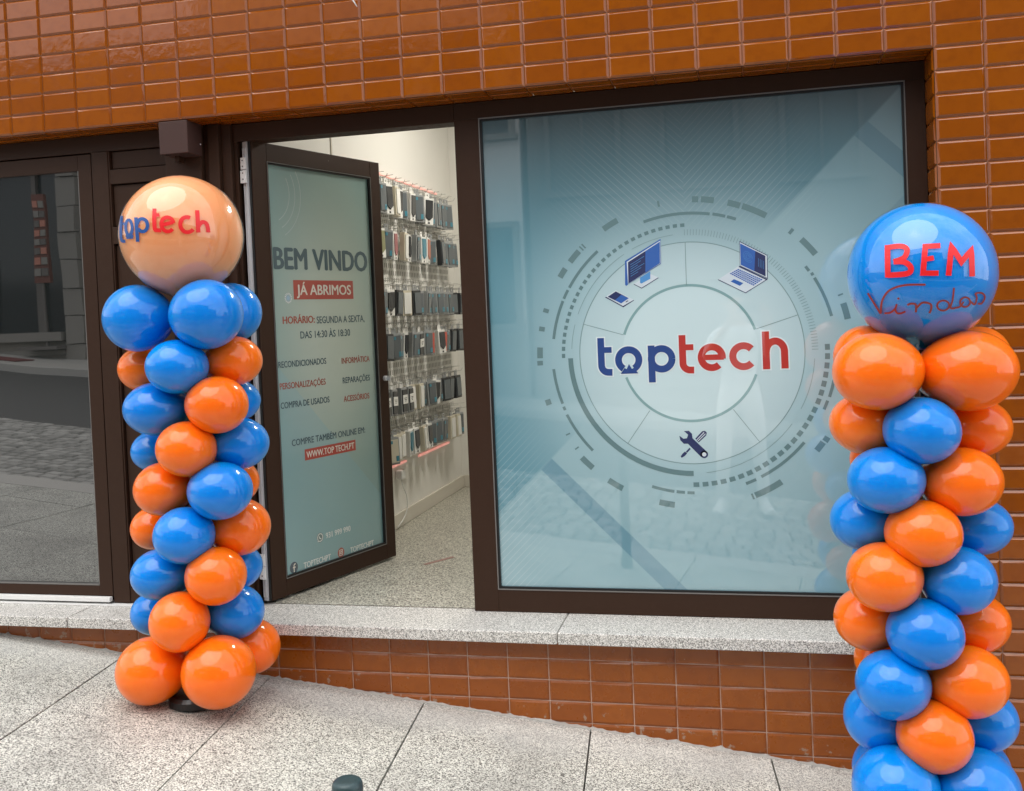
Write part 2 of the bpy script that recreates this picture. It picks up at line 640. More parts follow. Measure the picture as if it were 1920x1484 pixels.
# cobbled strip
k = NT("granite_cobbles")
_p = k.pos()
_at = k.n("ShaderNodeAttribute", attribute_name="tv").outputs["Fac"]
M_cob = k.set(base=k.mix(_at, (0.20, 0.195, 0.18), (0.38, 0.37, 0.345)), rough=0.6)
mb = MB()
yy = -2.42
row = 0
while yy > -4.6:
    xx = -9 + (row % 2) * 0.06
    while xx < 6:
        w = random.uniform(0.10, 0.13)
        d = 0.105
        z0 = gz(xx, yy) - 0.09
        zz = random.uniform(-0.004, 0.004)
        M4 = Matrix.Translation((xx, yy, z0 + zz)) @ Matrix.Rotation(0.1087, 4, 'Y')
        c = [(0, -d, 0.06), (w, -d, 0.06), (w, 0, 0.06), (0, 0, 0.06)]
        t_ = [(0.012, -d + 0.012, 0.072), (w - 0.012, -d + 0.012, 0.072), (w - 0.012, -0.012, 0.072), (0.012, -0.012, 0.072)]
        C_ = [M4 @ Vector(p) for p in c]
        T_ = [M4 @ Vector(p) for p in t_]
        a_ = random.uniform(0.01, 1)
        mb.face(T_, 0, a_)
        for n_ in range(4):
            m_ = (n_ + 1) % 4
            mb.face([C_[n_], C_[m_], T_[m_], T_[n_]], 0, a_)
        xx += w + 0.008
    yy -= 0.113
    row += 1
tag(mb.build("cobbled_road_edge", M_cob), kind='structure')
k = NT("asphalt")
M_asph = k.set(base=k.mix(k.noise(k.pos(), 90, 4, 0.7), (0.045, 0.045, 0.045), (0.075, 0.073, 0.07)), rough=0.8)
mb = MB()
mb.face([(-40, -8.3, gz(-40, -8.3) - 0.03), (40, -8.3, gz(40, -8.3) - 0.03), (40, -4.6, gz(40, -4.6) - 0.03), (-40, -4.6, gz(-40, -4.6) - 0.03)])
tag(mb.build("road", M_asph), kind='structure')
mb = MB()
slab_sheet(mb, -40, 40, -9.62, -8.3, 0.07, 0.15)
tag(mb.build("opposite_pavement", M_kerb), kind='structure')

# ================================================================== SHOP BUILDING
TW, TH = 0.154, 0.077392
SOF = 1.9675
REC = 0.154
shop = thing("shop_building", "amber tiled shop building with a recessed shopfront above a granite sill", "building", (0, 0, 0))


def tile(mb, O, U, V, N, w, h, a, tilt=0.0032, e=0.0075, gap=0.0010, rise=0.0064):
    """one bevelled tile: origin O, edge vectors U (w) and V (h), outward normal N"""
    t1, t2 = random.gauss(0, tilt), random.gauss(0, tilt)
    out, inn = [], []
    for su, sv in ((0, 0), (1, 0), (1, 1), (0, 1)):
        pu = gap + su * (w - 2 * gap)
        pv = gap + sv * (h - 2 * gap)
        out.append(O + U * pu + V * pv + N * 0.0012)
        iu = gap + e + su * (w - 2 * gap - 2 * e)
        iv = gap + e + sv * (h - 2 * gap - 2 * e)
        inn.append(O + U * iu + V * iv + N * (rise + (su - .5) * w * t1 + (sv - .5) * h * t2))
    if U.cross(V).dot(N) < 0:
        out.reverse()
        inn.reverse()
    mb.face(inn, 0, a)
    for n_ in range(4):
        m_ = (n_ + 1) % 4
        mb.face([out[n_], out[m_], inn[m_], inn[n_]], 0, a)


X_, Y_, Z_ = Vector((1, 0, 0)), Vector((0, 1, 0)), Vector((0, 0, 1))
LEFT_C, RIGHT_C = -40, 14           # tile columns from the right corner of the opening (x = 0)
TOPR = 14
mb = MB()
for c in range(LEFT_C, RIGHT_C):
    for r in range(-36, TOPR):
        x0, z0 = c * TW, SOF + r * TH
        if x0 < -0.01 and r < 0 and r >= -26:
            continue                # the shopfront opening
        if z0 + TH < gz(x0, 0) - 0.05 and z0 + TH < gz(x0 + TW, 0) - 0.05:
            continue
        low = r < -26 and x0 < -0.01
        tile(mb, Vector((x0, 0, z0)), X_, Z_, -Y_, TW, TH, random.uniform(0.01, 1), gap=0.0016 if low else 0.0010, rise=0.0050 if low else 0.0064)
mb.build("glazed_tiles", M_tile, shop)
mb = MB()
x0, x1 = LEFT_C * TW, RIGHT_C * TW
zt = SOF + TOPR * TH
# grout bed = wall body: over the opening, pier, dwarf wall
mb.box(x0, x1, 0.0, 0.35, SOF + 0.0005, zt)
mb.box(0.0005, x1, 0.0, 0.35, -1.6, SOF + 0.0005)
mb.box(x0, 0.0005, 0.0, 0.35, -1.6, -0.045)
mb.build("wall_body", M_grout, shop)
# reveal tiles: soffit (two courses) and right jamb
mb = MB()
for c in range(LEFT_C, 0):
    for r in range(2):
        tile(mb, Vector((c * TW, r * REC / 2, SOF)), X_, Y_, -Z_, TW, REC / 2, random.uniform(0.01, 1), 0.002, 0.006, 0.0011, 0.004)
for r in range(-26, 0):
    tile(mb, Vector((0, 0, SOF + r * TH)), Y_, Z_, -X_, REC, TH, random.uniform(0.01, 1), 0.003)
mb.build("reveal_tiles", M_tile, shop)
# granite sill in lengths
for a, b in ((-6.1, -3.35), (-3.347, -1.336), (-1.333, -0.003)):
    mb = MB()
    mb.box(a, b, -0.078, 0.19, -0.044, -0.0005)
    mb.build("granite_sill", M_sill, shop, bevel=0.004)
# ragged mortar fillet where tiles meet paving
k = NT("grey_mortar")
M_mort = k.set(base=k.mix(k.noise(k.pos(), 60, 4, 0.7), (0.34, 0.325, 0.30), (0.50, 0.49, 0.455)), rough=0.9)
mb = MB()
xx = -6.0
pr = None
while xx < 2.0:
    h_ = 0.003 + 0.006 * random.random() ** 2
    if abs((xx / TW) - round(xx / TW)) < 0.08:
        h_ += 0.007 * random.random()
    d_ = 0.010 + 0.012 * random.random()
    sec = [Vector((xx, 0.0, gz(xx, 0) + h_)), Vector((xx, -0.0068, gz(xx, 0) + h_ * 0.85)), Vector((xx, -d_, gz(xx, -d_) + 0.0015)), Vector((xx, -d_, gz(xx, 0) - 0.01))]
    if pr:
        for n_ in range(3):
            mb.face([pr[n_ + 1], sec[n_ + 1], sec[n_], pr[n_]])
    pr = sec
    xx += 0.0155
mb.build("mortar_fillet", M_mort, shop, smooth=True)

# shop room
mb = MB()
RX0, RX1, RY0, RY1, RZ = -2.555, 1.6, 0.192, 2.96, 2.75
mb.face([(RX0 - 1.2, RY0 - 0.002, 0.0005), (RX1, RY0 - 0.002, 0.0005), (RX1, RY1, 0.0005), (RX0 - 1.2, RY1, 0.0005)])
mb.build("room_floor", M_floor, shop)
mb = MB()
mb.box(RX0 - 0.12, RX0, 0.30, RY1, 0.001, RZ)
mb.box(RX0, RX1, RY1, RY1 + 0.1, 0.001, RZ)
mb.box(RX1, RX1 + 0.1, 0.352, RY1, 0.001, RZ)
mb.box(RX0 - 0.12, RX1 + 0.1, 0.352, RY1 + 0.1, RZ, RZ + 0.1)
mb.box(RX0 - 0.12, RX1, 0.352, 0.36, SOF, RZ)
mb.build("room_wall", M_wall, shop)
mb = MB()
mb.box(RX0 + 0.0005, RX0 + 0.014, 0.96, RY1, 0.001, 0.082)
mb.box(RX0 + 0.014, RX1, RY1 - 0.014, RY1, 0.001, 0.082)
mb.build("skirting_board", M_skirt, shop, bevel=0.003)
mb = MB()
mb.box(RX0 + 0.0005, RX0 + 0.006, 0.955, 0.967, 0.082, RZ)
mb.build("wall_cover_strip", M_skirt, shop)
# lamp of the shop, out of sight over the room
lamp = thing("unseen_ceiling_lamp", "unseen round white ceiling lamp lighting the shop room", "ceiling lamp", (-1.45, 1.75, RZ))
M_lampglow = NT("unseen_lamp_diffuser").set(base=(0.8, 0.8, 0.8), emit=(1.0, 0.95, 0.85), emit_s=34.0)
mb = MB()
mb.lathe([(0.30, -0.05), (0.31, -0.03), (0.31, 0.0)], 32)
mb.build("unseen_lamp_rim", M_white, lamp)
mb = MB()
mb.lathe([(0.285, -0.056), (0.285, -0.0505)], 32)
mb.build("unseen_lamp_shade", M_lampglow, lamp)

# ================================================================== SHOP WINDOW
WX0, WX1, WZ0, WZ1 = -1.6047, -0.0712, 0.0868, 1.9000
win = thing("shop_window", "large shop window covered by a pale blue film with round printed emblem", "window", (0, 0, 0))
FY = REC
FO0 = -1.702
mb = MB()
mb.box(FO0, WX0, FY, FY + 0.09, 0.001, WZ1)             # left mullion
mb.box(FO0, -0.0015, FY + 0.0005, FY + 0.09, WZ1, SOF - 0.0045)       # header
mb.box(WX1, -0.0053, FY, FY + 0.09, 0.001, WZ1)           # right stile
mb.box(WX0, WX1, FY, FY + 0.09, 0.001, WZ0)             # bottom rail
mb.build("frame", M_brown, win, bevel=0.0015)
mb = MB()
bw = 0.0035
mb.box(WX0 - 0.0005, WX0 + bw, FY - 0.0025, FY + 0.004, WZ0, WZ1)
mb.box(WX1 - bw, WX1 + 0.0005, FY - 0.0025, FY + 0.004, WZ0, WZ1)
mb.box(WX0 + bw, WX1 - bw, FY - 0.0025, FY + 0.004, WZ1 - bw, WZ1 + 0.0005)
mb.box(WX0 + bw, WX1 - bw, FY - 0.0025, FY + 0.004, WZ0 - 0.0005, WZ0 + bw)
mb.build("glazing_bead", M_bead, win)
mb = MB()
gw = 0.011
mb.box(WX0 + bw, WX0 + gw, FY + 0.002, FY + 0.03, WZ0, WZ1)
mb.box(WX1 - gw, WX1 - bw, FY + 0.002, FY + 0.03, WZ0, WZ1)
mb.box(WX0 + gw, WX1 - gw, FY + 0.002, FY + 0.03, WZ1 - gw, WZ1 - bw)
mb.box(WX0 + gw, WX1 - gw, FY + 0.002, FY + 0.03, WZ0 + bw, WZ0 + gw)
mb.build("gasket", M_gasket, win)
FLY = 0.165
mb = MB()
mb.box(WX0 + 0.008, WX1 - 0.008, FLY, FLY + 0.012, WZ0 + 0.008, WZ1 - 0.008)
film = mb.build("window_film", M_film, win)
CX, CZ = -0.8425, 0.976


def wp(u, v, lift):
    return (CX + u, FLY - lift, CZ + v)


L1, L2, L3, L4, L5 = 0.0004, 0.0007, 0.0010, 0.0013, 0.0016
ring = []
R_ = 0.4085
# thin ring, broken where monitor and laptop overlap it only by being covered
ring += arc_band(0, 0, R_ - 0.0014, R_ + 0.0014, 0, 360)
for a, b, c, d in ((-0.001, 0.407, -0.0021, 0.25), (-0.388, 0.1214, -0.2412, 0.0765), (0.3874, 0.1249, 0.2409, 0.0801), (-0.1536, -0.2086, -0.2405, -0.3308), (0.1499, -0.2103, 0.2388, -0.3299)):
    ring += ribbon([(a, b), (c, d)], 0.0022)
for r, a0, a1 in ((0.4395, 163.9, 176), (0.4395, 121.2, 158.6), (0.44, 95.8, 116.7), (0.4425, -28.8, -4.3), (0.444, -84.1, -36.9)):
    ring += arc_band(0, 0, r - 0.0009, r + 0.0009, a0, a1)
for i in range(66):                                         # hairline ticks, top to right
    a = 90.3 - i * (90.3 / 65)
    ring += ribbon([(0.433 * math.cos(rad(a)), 0.433 * math.sin(rad(a))), (0.455 * math.cos(rad(a)), 0.455 * math.sin(rad(a)))], 0.0020)
dash = []
ndash = 28
for i in range(ndash):                                      # square dots upper left
    a = 91.1 + i * (179.4 - 91.1) / (ndash - 1)
    dash += arc_band(0, 0, 0.4645, 0.4775, a - 0.95, a + 0.95)
for i in range(24):                                         # square dots lower right
    a = -89.2 + i * (90.0) / 23
    dash += arc_band(0, 0, 0.4775, 0.4945, a - 1.25, a + 1.25)
for r, a0, a1 in ((0.5112, 155.4, 172.1), (0.5112, 150.3, 154.4), (0.5105, 129.6, 149.2), (0.514, 79.8, 107.0), (0.515, 73.5, 78.7), (0.515, 69.1, 72.8),
                  (0.513, -175.1, -159.9), (0.514, -158.6, -157.0), (0.5155, -155.0, -136.4), (0.5165, -107.6, -98.3), (0.516, -97.4, -94.0), (0.5164, -93.0, -90.1),
                  (0.5175, -62.3, -40.2), (0.5175, -69.0, -64.6), (0.515, 33.0, 35.3), (0.518, 30.7, 31.9), (0.517, 13.0, 29.6), (0.517, -19.5, -5.0), (0.515, -24.9, -21.1)):
    dash += arc_band(0, 0, r - 0.0055, r + 0.0055, a0, a1)
for r, a0, a1 in ((0.561, 116.1, 122.4), (0.561, 134.9, 140.3), (0.561, 133.2, 133.8), (0.561, 132.0, 132.6), (0.561, 143.4, 147.4), (0.5624, 99.1, 99.9), (0.564, 84.7, 87.0), (0.5645, 79.0, 83.7),
                  (0.565, 69.3, 73.9), (0.5665, 59.2, 68.5), (0.567, 48.0, 49.2), (0.5685, 36.6, 44.0), (0.5605, 160.6, 162.2), (0.561, 167.8, 169.6), (0.5618, 175.9, 180.1), (0.563, 181.1, 182.9),
                  (0.5632, 196.4, 198.6), (0.565, -137.5, -131.7), (0.566, -124.2, -118.0), (0.5663, -103.4, -97.6), (0.569, -68.9, -68.2), (0.569, -67.6, -56.8), (0.569, -39.8, -36.0), (0.572, -35.4, -33.5),
                  (0.568, 10.5, 16.4)):
    dash += arc_band(0, 0, r - 0.011, r + 0.011, a0, a1)
for a, b in (((-0.474, -0.296), (-0.458, -0.289)), ((-0.441, -0.351), (-0.427, -0.341)), ((0.528, 0.188), (0.545, 0.194))):
    dash += ribbon([a, b], 0.0055)
thick = arc_band(0, 0, 0.4352, 0.4538, -179.4, -90.2)
inner = arc_band(0, 0, 0.2450, 0.2545, 18.3, 162.0) + arc_band(0, 0, 0.2455, 0.255, -160.7, -19.7)
flat("ring_lines", [(0, L1, ring)], [decal("print_hairline", (0.20, 0.32, 0.33))], film, wp)
flat("ring_dashes", [(0, L1, dash), (0, L2, thick)], [D_grey], film, wp)
flat("inner_ring", [(0, L1, inner)], [D_teal], film, wp)
# pale wheel sectors behind the icons are part of the print; icons
MON_OUT = [(-0.2244, 0.3511), (-0.0899, 0.4254), (-0.0918, 0.3341), (-0.2157, 0.2644), (-0.2216, 0.2587), (-0.2271, 0.261)]
MON_BEZ = [(-0.2181, 0.3476), (-0.0913, 0.4195), (-0.0937, 0.3354), (-0.2165, 0.2649)]
MON_SCR = [(-0.2133, 0.3457), (-0.0931, 0.4149), (-0.0957, 0.3363), (-0.2148, 0.2664)]
MON_LIT = [(-0.1471, 0.3837), (-0.0931, 0.4149), (-0.0957, 0.3363), (-0.1502, 0.3032)]
STAND = [(-0.1708, 0.2863), (-0.1321, 0.3083), (-0.1331, 0.2804), (-0.1669, 0.2641), (-0.1715, 0.2675)]
BASE = [(-0.1948, 0.2646), (-0.1305, 0.2974), (-0.1032, 0.2837), (-0.1662, 0.2488)]
mon_lines = []
for i in range(6):
    v0 = 0.293 + i * 0.0085
    mon_lines += ribbon([(-0.205, v0), (-0.205 + 0.028 + 0.012 * (i % 3), v0 + (0.028 + 0.012 * (i % 3)) * 0.56)], 0.0014)
flat("monitor_picture", [(3, L1, [BASE]), (0, L2, ribbon([(-0.1949, 0.2634), (-0.1663, 0.2472), (-0.1033, 0.2829)], 0.0024)), (2, L2, [STAND]), (1, L3, [MON_OUT]), (3, L4, [MON_BEZ]),
                         (0, L5, [MON_SCR]), (1, L5 + 0.0003, [MON_LIT]), (2, L5 + 0.0006, mon_lines)], [D_navy, D_mid, D_sky, D_pale], film, wp)
PH_OUT = [(-0.3044, 0.2191), (-0.2629, 0.2438), (-0.196, 0.2033), (-0.2372, 0.179)]
PH_TOP = [(-0.3014, 0.2222), (-0.2629, 0.2442), (-0.1971, 0.2054), (-0.2382, 0.1839)]
PH_SCR = [(-0.2941, 0.221), (-0.263, 0.2397), (-0.2157, 0.2122), (-0.2446, 0.1942)]
PH_LIT = [(-0.2680, 0.2070), (-0.2430, 0.2260), (-0.2157, 0.2122), (-0.2446, 0.1942)]
flat("phone_picture", [(0, L1, [PH_OUT]), (2, L2, [PH_TOP]), (0, L3, [PH_SCR]), (1, L4, [PH_LIT]), (0, L3, ribbon([(-0.2276, 0.1979), (-0.2181, 0.2031)], 0.003))], [D_navy, D_mid, D_pale], film, wp)
LAP_LID = [(0.1932, 0.401), (0.2899, 0.3448), (0.2881, 0.2594), (0.1918, 0.3092)]
LAP_BEZ = [(0.1945, 0.397), (0.2879, 0.343), (0.2859, 0.2626), (0.193, 0.3118)]
LAP_SCR = [(0.1955, 0.3922), (0.2826, 0.3425), (0.2808, 0.2683), (0.1951, 0.3149)]
LAP_LIT = [(0.1955, 0.3922), (0.2480, 0.3622), (0.2420, 0.2890), (0.1951, 0.3149)]
LAP_BASE = [(0.1126, 0.2653), (0.1881, 0.3113), (0.2857, 0.2576), (0.2083, 0.2133)]
LAP_KEY = [Vector(q) for q in ((0.1526, 0.2849), (0.1858, 0.3016), (0.2718, 0.2583), (0.2368, 0.2358))]
LAP_PAD = [(0.1573, 0.2561), (0.1691, 0.2641), (0.2018, 0.248), (0.1893, 0.2388)]
keys = []
for i in range(5):
    for j in range(13):
        def kp(s, t):
            a = LAP_KEY[0].lerp(LAP_KEY[1], s)
            b = LAP_KEY[3].lerp(LAP_KEY[2], s)
            return tuple(a.lerp(b, t))
        s0, s1, t0, t1 = (i + .14) / 5, (i + .86) / 5, (j + .12) / 13, (j + .88) / 13
        keys.append([kp(s0, t0), kp(s0, t1), kp(s1, t1), kp(s1, t0)])
swirl = []
for r in (0.006, 0.011, 0.016):
    swirl += ribbon([(0.2210 + a, 0.3420 + b * 1.15 - a * 0.5) for a, b in arc_pts(0, 0, r, 0, 330, 18)], 0.0009)
swirl += [q for i in range(4) for q in ribbon([(0.258 + i * 0.006, 0.335 - i * 0.0035), (0.257 + i * 0.006, 0.305 - i * 0.0035)], 0.001)]
flat("laptop_picture", [(3, L1, [LAP_BASE]), (0, L2, ribbon([(0.1126, 0.2653), (0.2082, 0.2125), (0.2869, 0.2583)], 0.0022)), (1, L2, keys), (1, L2, [LAP_PAD]), (0, L2, ribbon([(0.188, 0.3094), (0.2849, 0.2568)], 0.004)),
                        (0, L3, [LAP_LID]), (3, L4, [LAP_BEZ]), (0, L5, [LAP_SCR]), (1, L5 + 0.0003, [LAP_LIT]), (2, L5 + 0.0006, swirl)], [D_navy, D_mid, D_sky, D_pale], film, wp)
WRENCH = [[(-0.0314, -0.2868), (-0.0131, -0.2863), (-0.0025, -0.2973), (-0.0009, -0.3141), (-0.0185, -0.3343), (-0.0332, -0.3342), (-0.0214, -0.3138), (-0.0165, -0.3008)],
          [(-0.0332, -0.3342), (-0.0456, -0.3209), (-0.0486, -0.3041), (-0.0343, -0.3155), (-0.0214, -0.3138)],
          [(-0.0009, -0.3141), (0.0516, -0.3668), (0.0273, -0.3833), (-0.0185, -0.3343)]]
flat("tools_picture", [(0, L1, WRENCH + disc(0.0393, -0.3741, 0.0140)), (1, L2, disc(0.0393, -0.3741, 0.0078)),
                       (0, L1, [[(0.0089, -0.316), (0.0351, -0.2885), (0.0454, -0.2872), (0.0517, -0.2943), (0.0491, -0.3043), (0.0208, -0.33)]]),
                       (1, L2, ribbon([(0.0142, -0.3202), (0.0415, -0.2931)], 0.0030) + ribbon([(0.0185, -0.3247), (0.0464, -0.2983)], 0.0030)),
                       (0, L1, ribbon([(-0.0111, -0.3512), (-0.0252, -0.366)], 0.0062)),
                       (0, L1, [[(-0.0306, -0.3629), (-0.0228, -0.3697), (-0.0312, -0.379), (-0.0432, -0.3863), (-0.0467, -0.3815), (-0.0401, -0.3714)]])], [D_navy, D_pale], film, wp)


def logo_strokes(w):
    o_in = 0.0507 - 0.0252
    blue, red = [], []
    e_ = (w - 0.0252) / 2
    ro = 0.0507 - 0.0126
    t_ = lambda x: ribbon([(x, 0.0675 + e_), (x, -0.036)] + arc_pts(x + 0.026, -0.036, 0.026, 180, 262, 8)[1:] + [(x + 0.040 + e_, -0.0625)], w) + ribbon([(x + 0.005, 0.022), (x + 0.040 + e_, 0.022)], w * 0.86)
    blue += t_(-0.3275)
    blue += ribbon(arc_pts(-0.2250, -0.0175, ro, -58, 238, 40), w)
    blue += [[(-0.257 - e_, -0.0690 - e_), (-0.1905 + e_, -0.0690 - e_), (-0.2065, -0.0475), (-0.2140, -0.0520), (-0.2245, -0.0330), (-0.2340, -0.0520), (-0.2410, -0.0475)]]
    blue += ribbon([(-0.1400, 0.0330 + e_), (-0.1400, -0.1040 - e_)], w)
    blue += ribbon(arc_pts(-0.1030, -0.0175, ro, 0, 360, 44), w)
    red += t_(-0.0255)
    red += ribbon([(0.0795 - ro, -0.0175), (0.0795 + ro + 0.005, -0.0175)], w * 0.80)
    red += ribbon(arc_pts(0.0795, -0.0175, ro, -8, 312, 44), w)
    red += ribbon(arc_pts(0.1930, -0.0170, ro, 42, 318, 40), w)
    red += ribbon([(0.2730, 0.0700 + e_), (0.2730, -0.0670 - e_)], w)
    red += ribbon(arc_pts(0.3055, -0.0040, 0.0320, 180, 0, 20, 0.0380) + [(0.3375, -0.0660 - e_)], w)
    return blue, red


hb, hr = logo_strokes(0.0252 + 0.010)
lb, lr = logo_strokes(0.0252)


def stagger(parts, lift, step=0.000012):
    return [(parts[0], lift + i * step, [p]) for i, p in enumerate(parts[1])]


flat("logo_lettering", stagger((2, hb + hr), L1, 0.0000008) + stagger((0, lb), L3, 0.0000012) + stagger((1, lr), L3, 0.0000012), [D_blue, D_red, D_halo], film, wp)

# ================================================================== SHOP DOOR (leaf swung inwards)
HX, HY = -2.5677, 0.1752
DANG = math.atan2(0.9571 - 0.1752, -2.322 + 2.5677)
DW, DH = 0.834, 1.897
door = thing("shop_door", "brown framed glass shop door with printed opening hours, standing open inwards", "door", (HX, HY, 0), DANG)
# local: x along the leaf, -y is the outer face, z up
T = 0.048
GX0, GX1, GZ0, GZ1 = 0.084, 0.764, 0.083, 1.822
mb = MB()
mb.box(0.0, GX0, 0.0, T, 0.012, DH)
mb.box(GX1, DW, 0.0, T, 0.012, DH)
mb.box(GX0, GX1, 0.0, T, GZ1, DH)
mb.box(GX0, GX1, 0.0, T, 0.012, GZ0)
mb.build("frame", M_brown, door, bevel=0.002)
mb = MB()
b = 0.003
mb.box(GX0, GX0 + b, -0.002, 0.01, GZ0, GZ1)
mb.box(GX1 - b, GX1, -0.002, 0.01, GZ0, GZ1)
mb.box(GX0 + b, GX1 - b, -0.002, 0.01, GZ1 - b, GZ1)
mb.box(GX0 + b, GX1 - b, -0.002, 0.01, GZ0, GZ0 + b)
mb.build("glazing_bead", M_bead, door)
mb = MB()
g = 0.010
mb.box(GX0 + b, GX0 + g, 0.002, 0.03, GZ0, GZ1)
mb.box(GX1 - g, GX1 - b, 0.002, 0.03, GZ0, GZ1)
mb.box(GX0 + g, GX1 - g, 0.002, 0.03, GZ1 - g, GZ1 - b)
mb.box(GX0 + g, GX1 - g, 0.002, 0.03, GZ0 + b, GZ0 + g)
mb.build("gasket", M_gasket, door)
mb = MB()
mb.box(GX0 + 0.008, GX1 - 0.008, 0.012, 0.026, GZ0 + 0.008, GZ1 - 0.008)
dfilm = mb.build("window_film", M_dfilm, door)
# hinge edge: aluminium channel, rubber, hinge knuckles
mb = MB()
mb.box(-0.006, -0.0005, 0.004, 0.013, 0.015, DH - 0.004)
mb.box(-0.006, -0.0005, T - 0.010, T - 0.001, 0.015, DH - 0.004)
mb.build("rubber_seal", M_gasket, door)
mb = MB()
mb.box(-0.012, -0.0005, 0.0145, T - 0.0115, 0.015, DH - 0.004)
mb.box(-0.0165, -0.0121, 0.017, 0.0205, 0.03, DH - 0.03)
mb.box(-0.0165, -0.0121, T - 0.0175, T - 0.014, 0.03, DH - 0.03)
mb.build("edge_channel", M_alu, door)
for zc in (0.16, 1.24, 1.78):
    mb = MB()
    mb.box(-0.026, -0.0168, 0.012, T - 0.006, zc - 0.055, zc - 0.004)
    mb.box(-0.024, -0.0168, 0.014, T - 0.008, zc, zc + 0.048)
    for zz in (zc - 0.04, zc - 0.015, zc + 0.012, zc + 0.036):
        mb.lathe([(0.003, -0.0010), (0.003, 0.0002)], 10, Matrix.Translation((-0.0262, 0.027, zz)) @ Matrix.Rotation(rad(90), 4, 'Y'), 1)
    mb.build("hinge", [M_white, M_gasket], door, bevel=0.001)
mb = MB()
mb.lathe([(0.0, -0.016), (0.010, -0.016), (0.012, -0.013), (0.012, 0.0)], 20, Matrix.Translation((DW - 0.030, 0, 0.87)) @ Matrix.Rotation(rad(-90), 4, 'X') @ Matrix.Translation((0, 0, 0)), close=False)
mb.box(DW - 0.033, DW - 0.027, -0.034, -0.0165, 0.859, 0.881)
mb.build("lock", M_alu, door)
DFY = 0.012


def dp(u, v, lift):
    return (u, DFY - lift, v)


def dtext(s, u0, z0, w, h, mat, bold=0.0, lift=L2, align='L'):
    e = h * bold
    base = text_polys(s, u0 + e, z0, w - 2 * e, h, align)
    out = []
    for i, (a, b_) in enumerate(((0, 0), (-1, 0), (1, 0), (0, 0.5), (0, -0.5)) if bold else ((0, 0),)):
        out.append((0, lift + i * 0.00002, [[(u + a * e, v + b_ * e) for u, v in p] for p in base]))
    return flat("lettering", out, [mat], dfilm, dp)


dtext("BEM VINDO", 0.108, 1.380, 0.620, 0.088, D_dtext, 0.055)
flat("red_panel", [(0, L1, [[(0.221, 1.250), (0.616, 1.250), (0.616, 1.333), (0.221, 1.333)]])], [D_dred], dfilm, dp)
dtext("JÁ ABRIMOS", 0.240, 1.270, 0.360, 0.043, D_doff, 0.035)
dtext("HORÁRIO:", 0.146, 1.148, 0.200, 0.030, D_dtextred, 0.055)
dtext("SEGUNDA A SEXTA,", 0.358, 1.144, 0.330, 0.030, D_dtext, 0.02)
dtext("DAS 14:30 ÀS 18:30", 0.250, 1.082, 0.330, 0.030, D_dtext, 0.02)
dtext("RECONDICIONADOS", 0.108, 0.964, 0.300, 0.026, D_dtext, 0.03)
dtext("INFORMÁTICA", 0.512, 0.957, 0.200, 0.026, D_dtextred, 0.03)
dtext("PERSONALIZAÇÕES", 0.110, 0.873, 0.288, 0.026, D_dtextred, 0.03)
dtext("REPARAÇÕES", 0.513, 0.868, 0.196, 0.026, D_dtext, 0.03)
dtext("COMPRA DE USADOS", 0.110, 0.792, 0.308, 0.026, D_dtext, 0.03)
dtext("ACESSÓRIOS", 0.514, 0.784, 0.184, 0.026, D_dtextred, 0.03)
dtext("COMPRE TAMBÉM ONLINE EM:", 0.166, 0.628, 0.490, 0.027, D_dtext, 0.03)
flat("red_panel", [(0, L1, [[(0.243, 0.556), (0.583, 0.556), (0.583, 0.604), (0.243, 0.604)]])], [D_dred], dfilm, dp)
dtext("WWW.TOP TECH.PT", 0.253, 0.566, 0.320, 0.027, D_doff, 0.03)
dtext("931 999 990", 0.352, 0.196, 0.168, 0.024, D_dlite, 0.035)
dtext("TOPTECHPT", 0.203, 0.098, 0.176, 0.024, D_dlite, 0.04)
dtext("TOPTECHPT", 0.512, 0.096, 0.170, 0.024, D_dlite, 0.04)
# lamp reflection painted on as a pale disc with spokes beside the red panel
flat("painted_reflection", [(0, L1, disc(0.187, 1.256, 0.0100) + arc_band(0.187, 1.256, 0.0125, 0.0145, 0, 360)), (1, L2, [q for i in range(16) for q in ribbon([(0.187 + 0.0155 * math.cos(i * math.pi / 8), 1.256 + 0.0155 * math.sin(i * math.pi / 8)), (0.187 + 0.0225 * math.cos(i * math.pi / 8), 1.256 + 0.0225 * math.sin(i * math.pi / 8))], 0.0035)])],
     [decal("reflection_pale_blue", (0.35, 0.52, 0.66)), decal("reflection_white", (0.85, 0.88, 0.90))], dfilm, dp)
# contact symbols
flat("phone_symbol", [(0, L1, disc(0.315, 0.208, 0.0215)), (1, L2, ribbon(arc_pts(0.315, 0.208, 0.0165, -120, 215, 26), 0.0042) + [[(0.2985, 0.190), (0.3075, 0.193), (0.3005, 0.2005)]]),
                      (1, L2, ribbon(arc_pts(0.319, 0.212, 0.0095, 165, 285, 10), 0.0048))], [decal("print_symbol_grey", (0.12, 0.19, 0.18)), D_dlite], dfilm, dp)
flat("camera_symbol", [(0, L1, disc(0.448, 0.112, 0.0225)), (1, L2, ribbon([(0.4375, 0.124), (0.4585, 0.124), (0.4585, 0.100), (0.4375, 0.100), (0.4375, 0.124)], 0.003) + ribbon(arc_pts(0.448, 0.112, 0.0055, 0, 360, 16), 0.003)),
                       (1, L2, disc(0.4545, 0.1195, 0.0015, 8))], [D_dtextred, D_doff], dfilm, dp)
flat("round_symbol", [(0, L1, disc(0.144, 0.116, 0.0245)), (1, L2, ribbon([(0.1445, 0.096), (0.1445, 0.123)] + arc_pts(0.1515, 0.123, 0.007, 180, 95, 6)[1:] + [(0.1545, 0.130)], 0.0052) + ribbon([(0.1375, 0.1165), (0.1535, 0.1165)], 0.0045))],
     [decal("print_symbol_navy", (0.018, 0.05, 0.085)), D_doff], dfilm, dp)
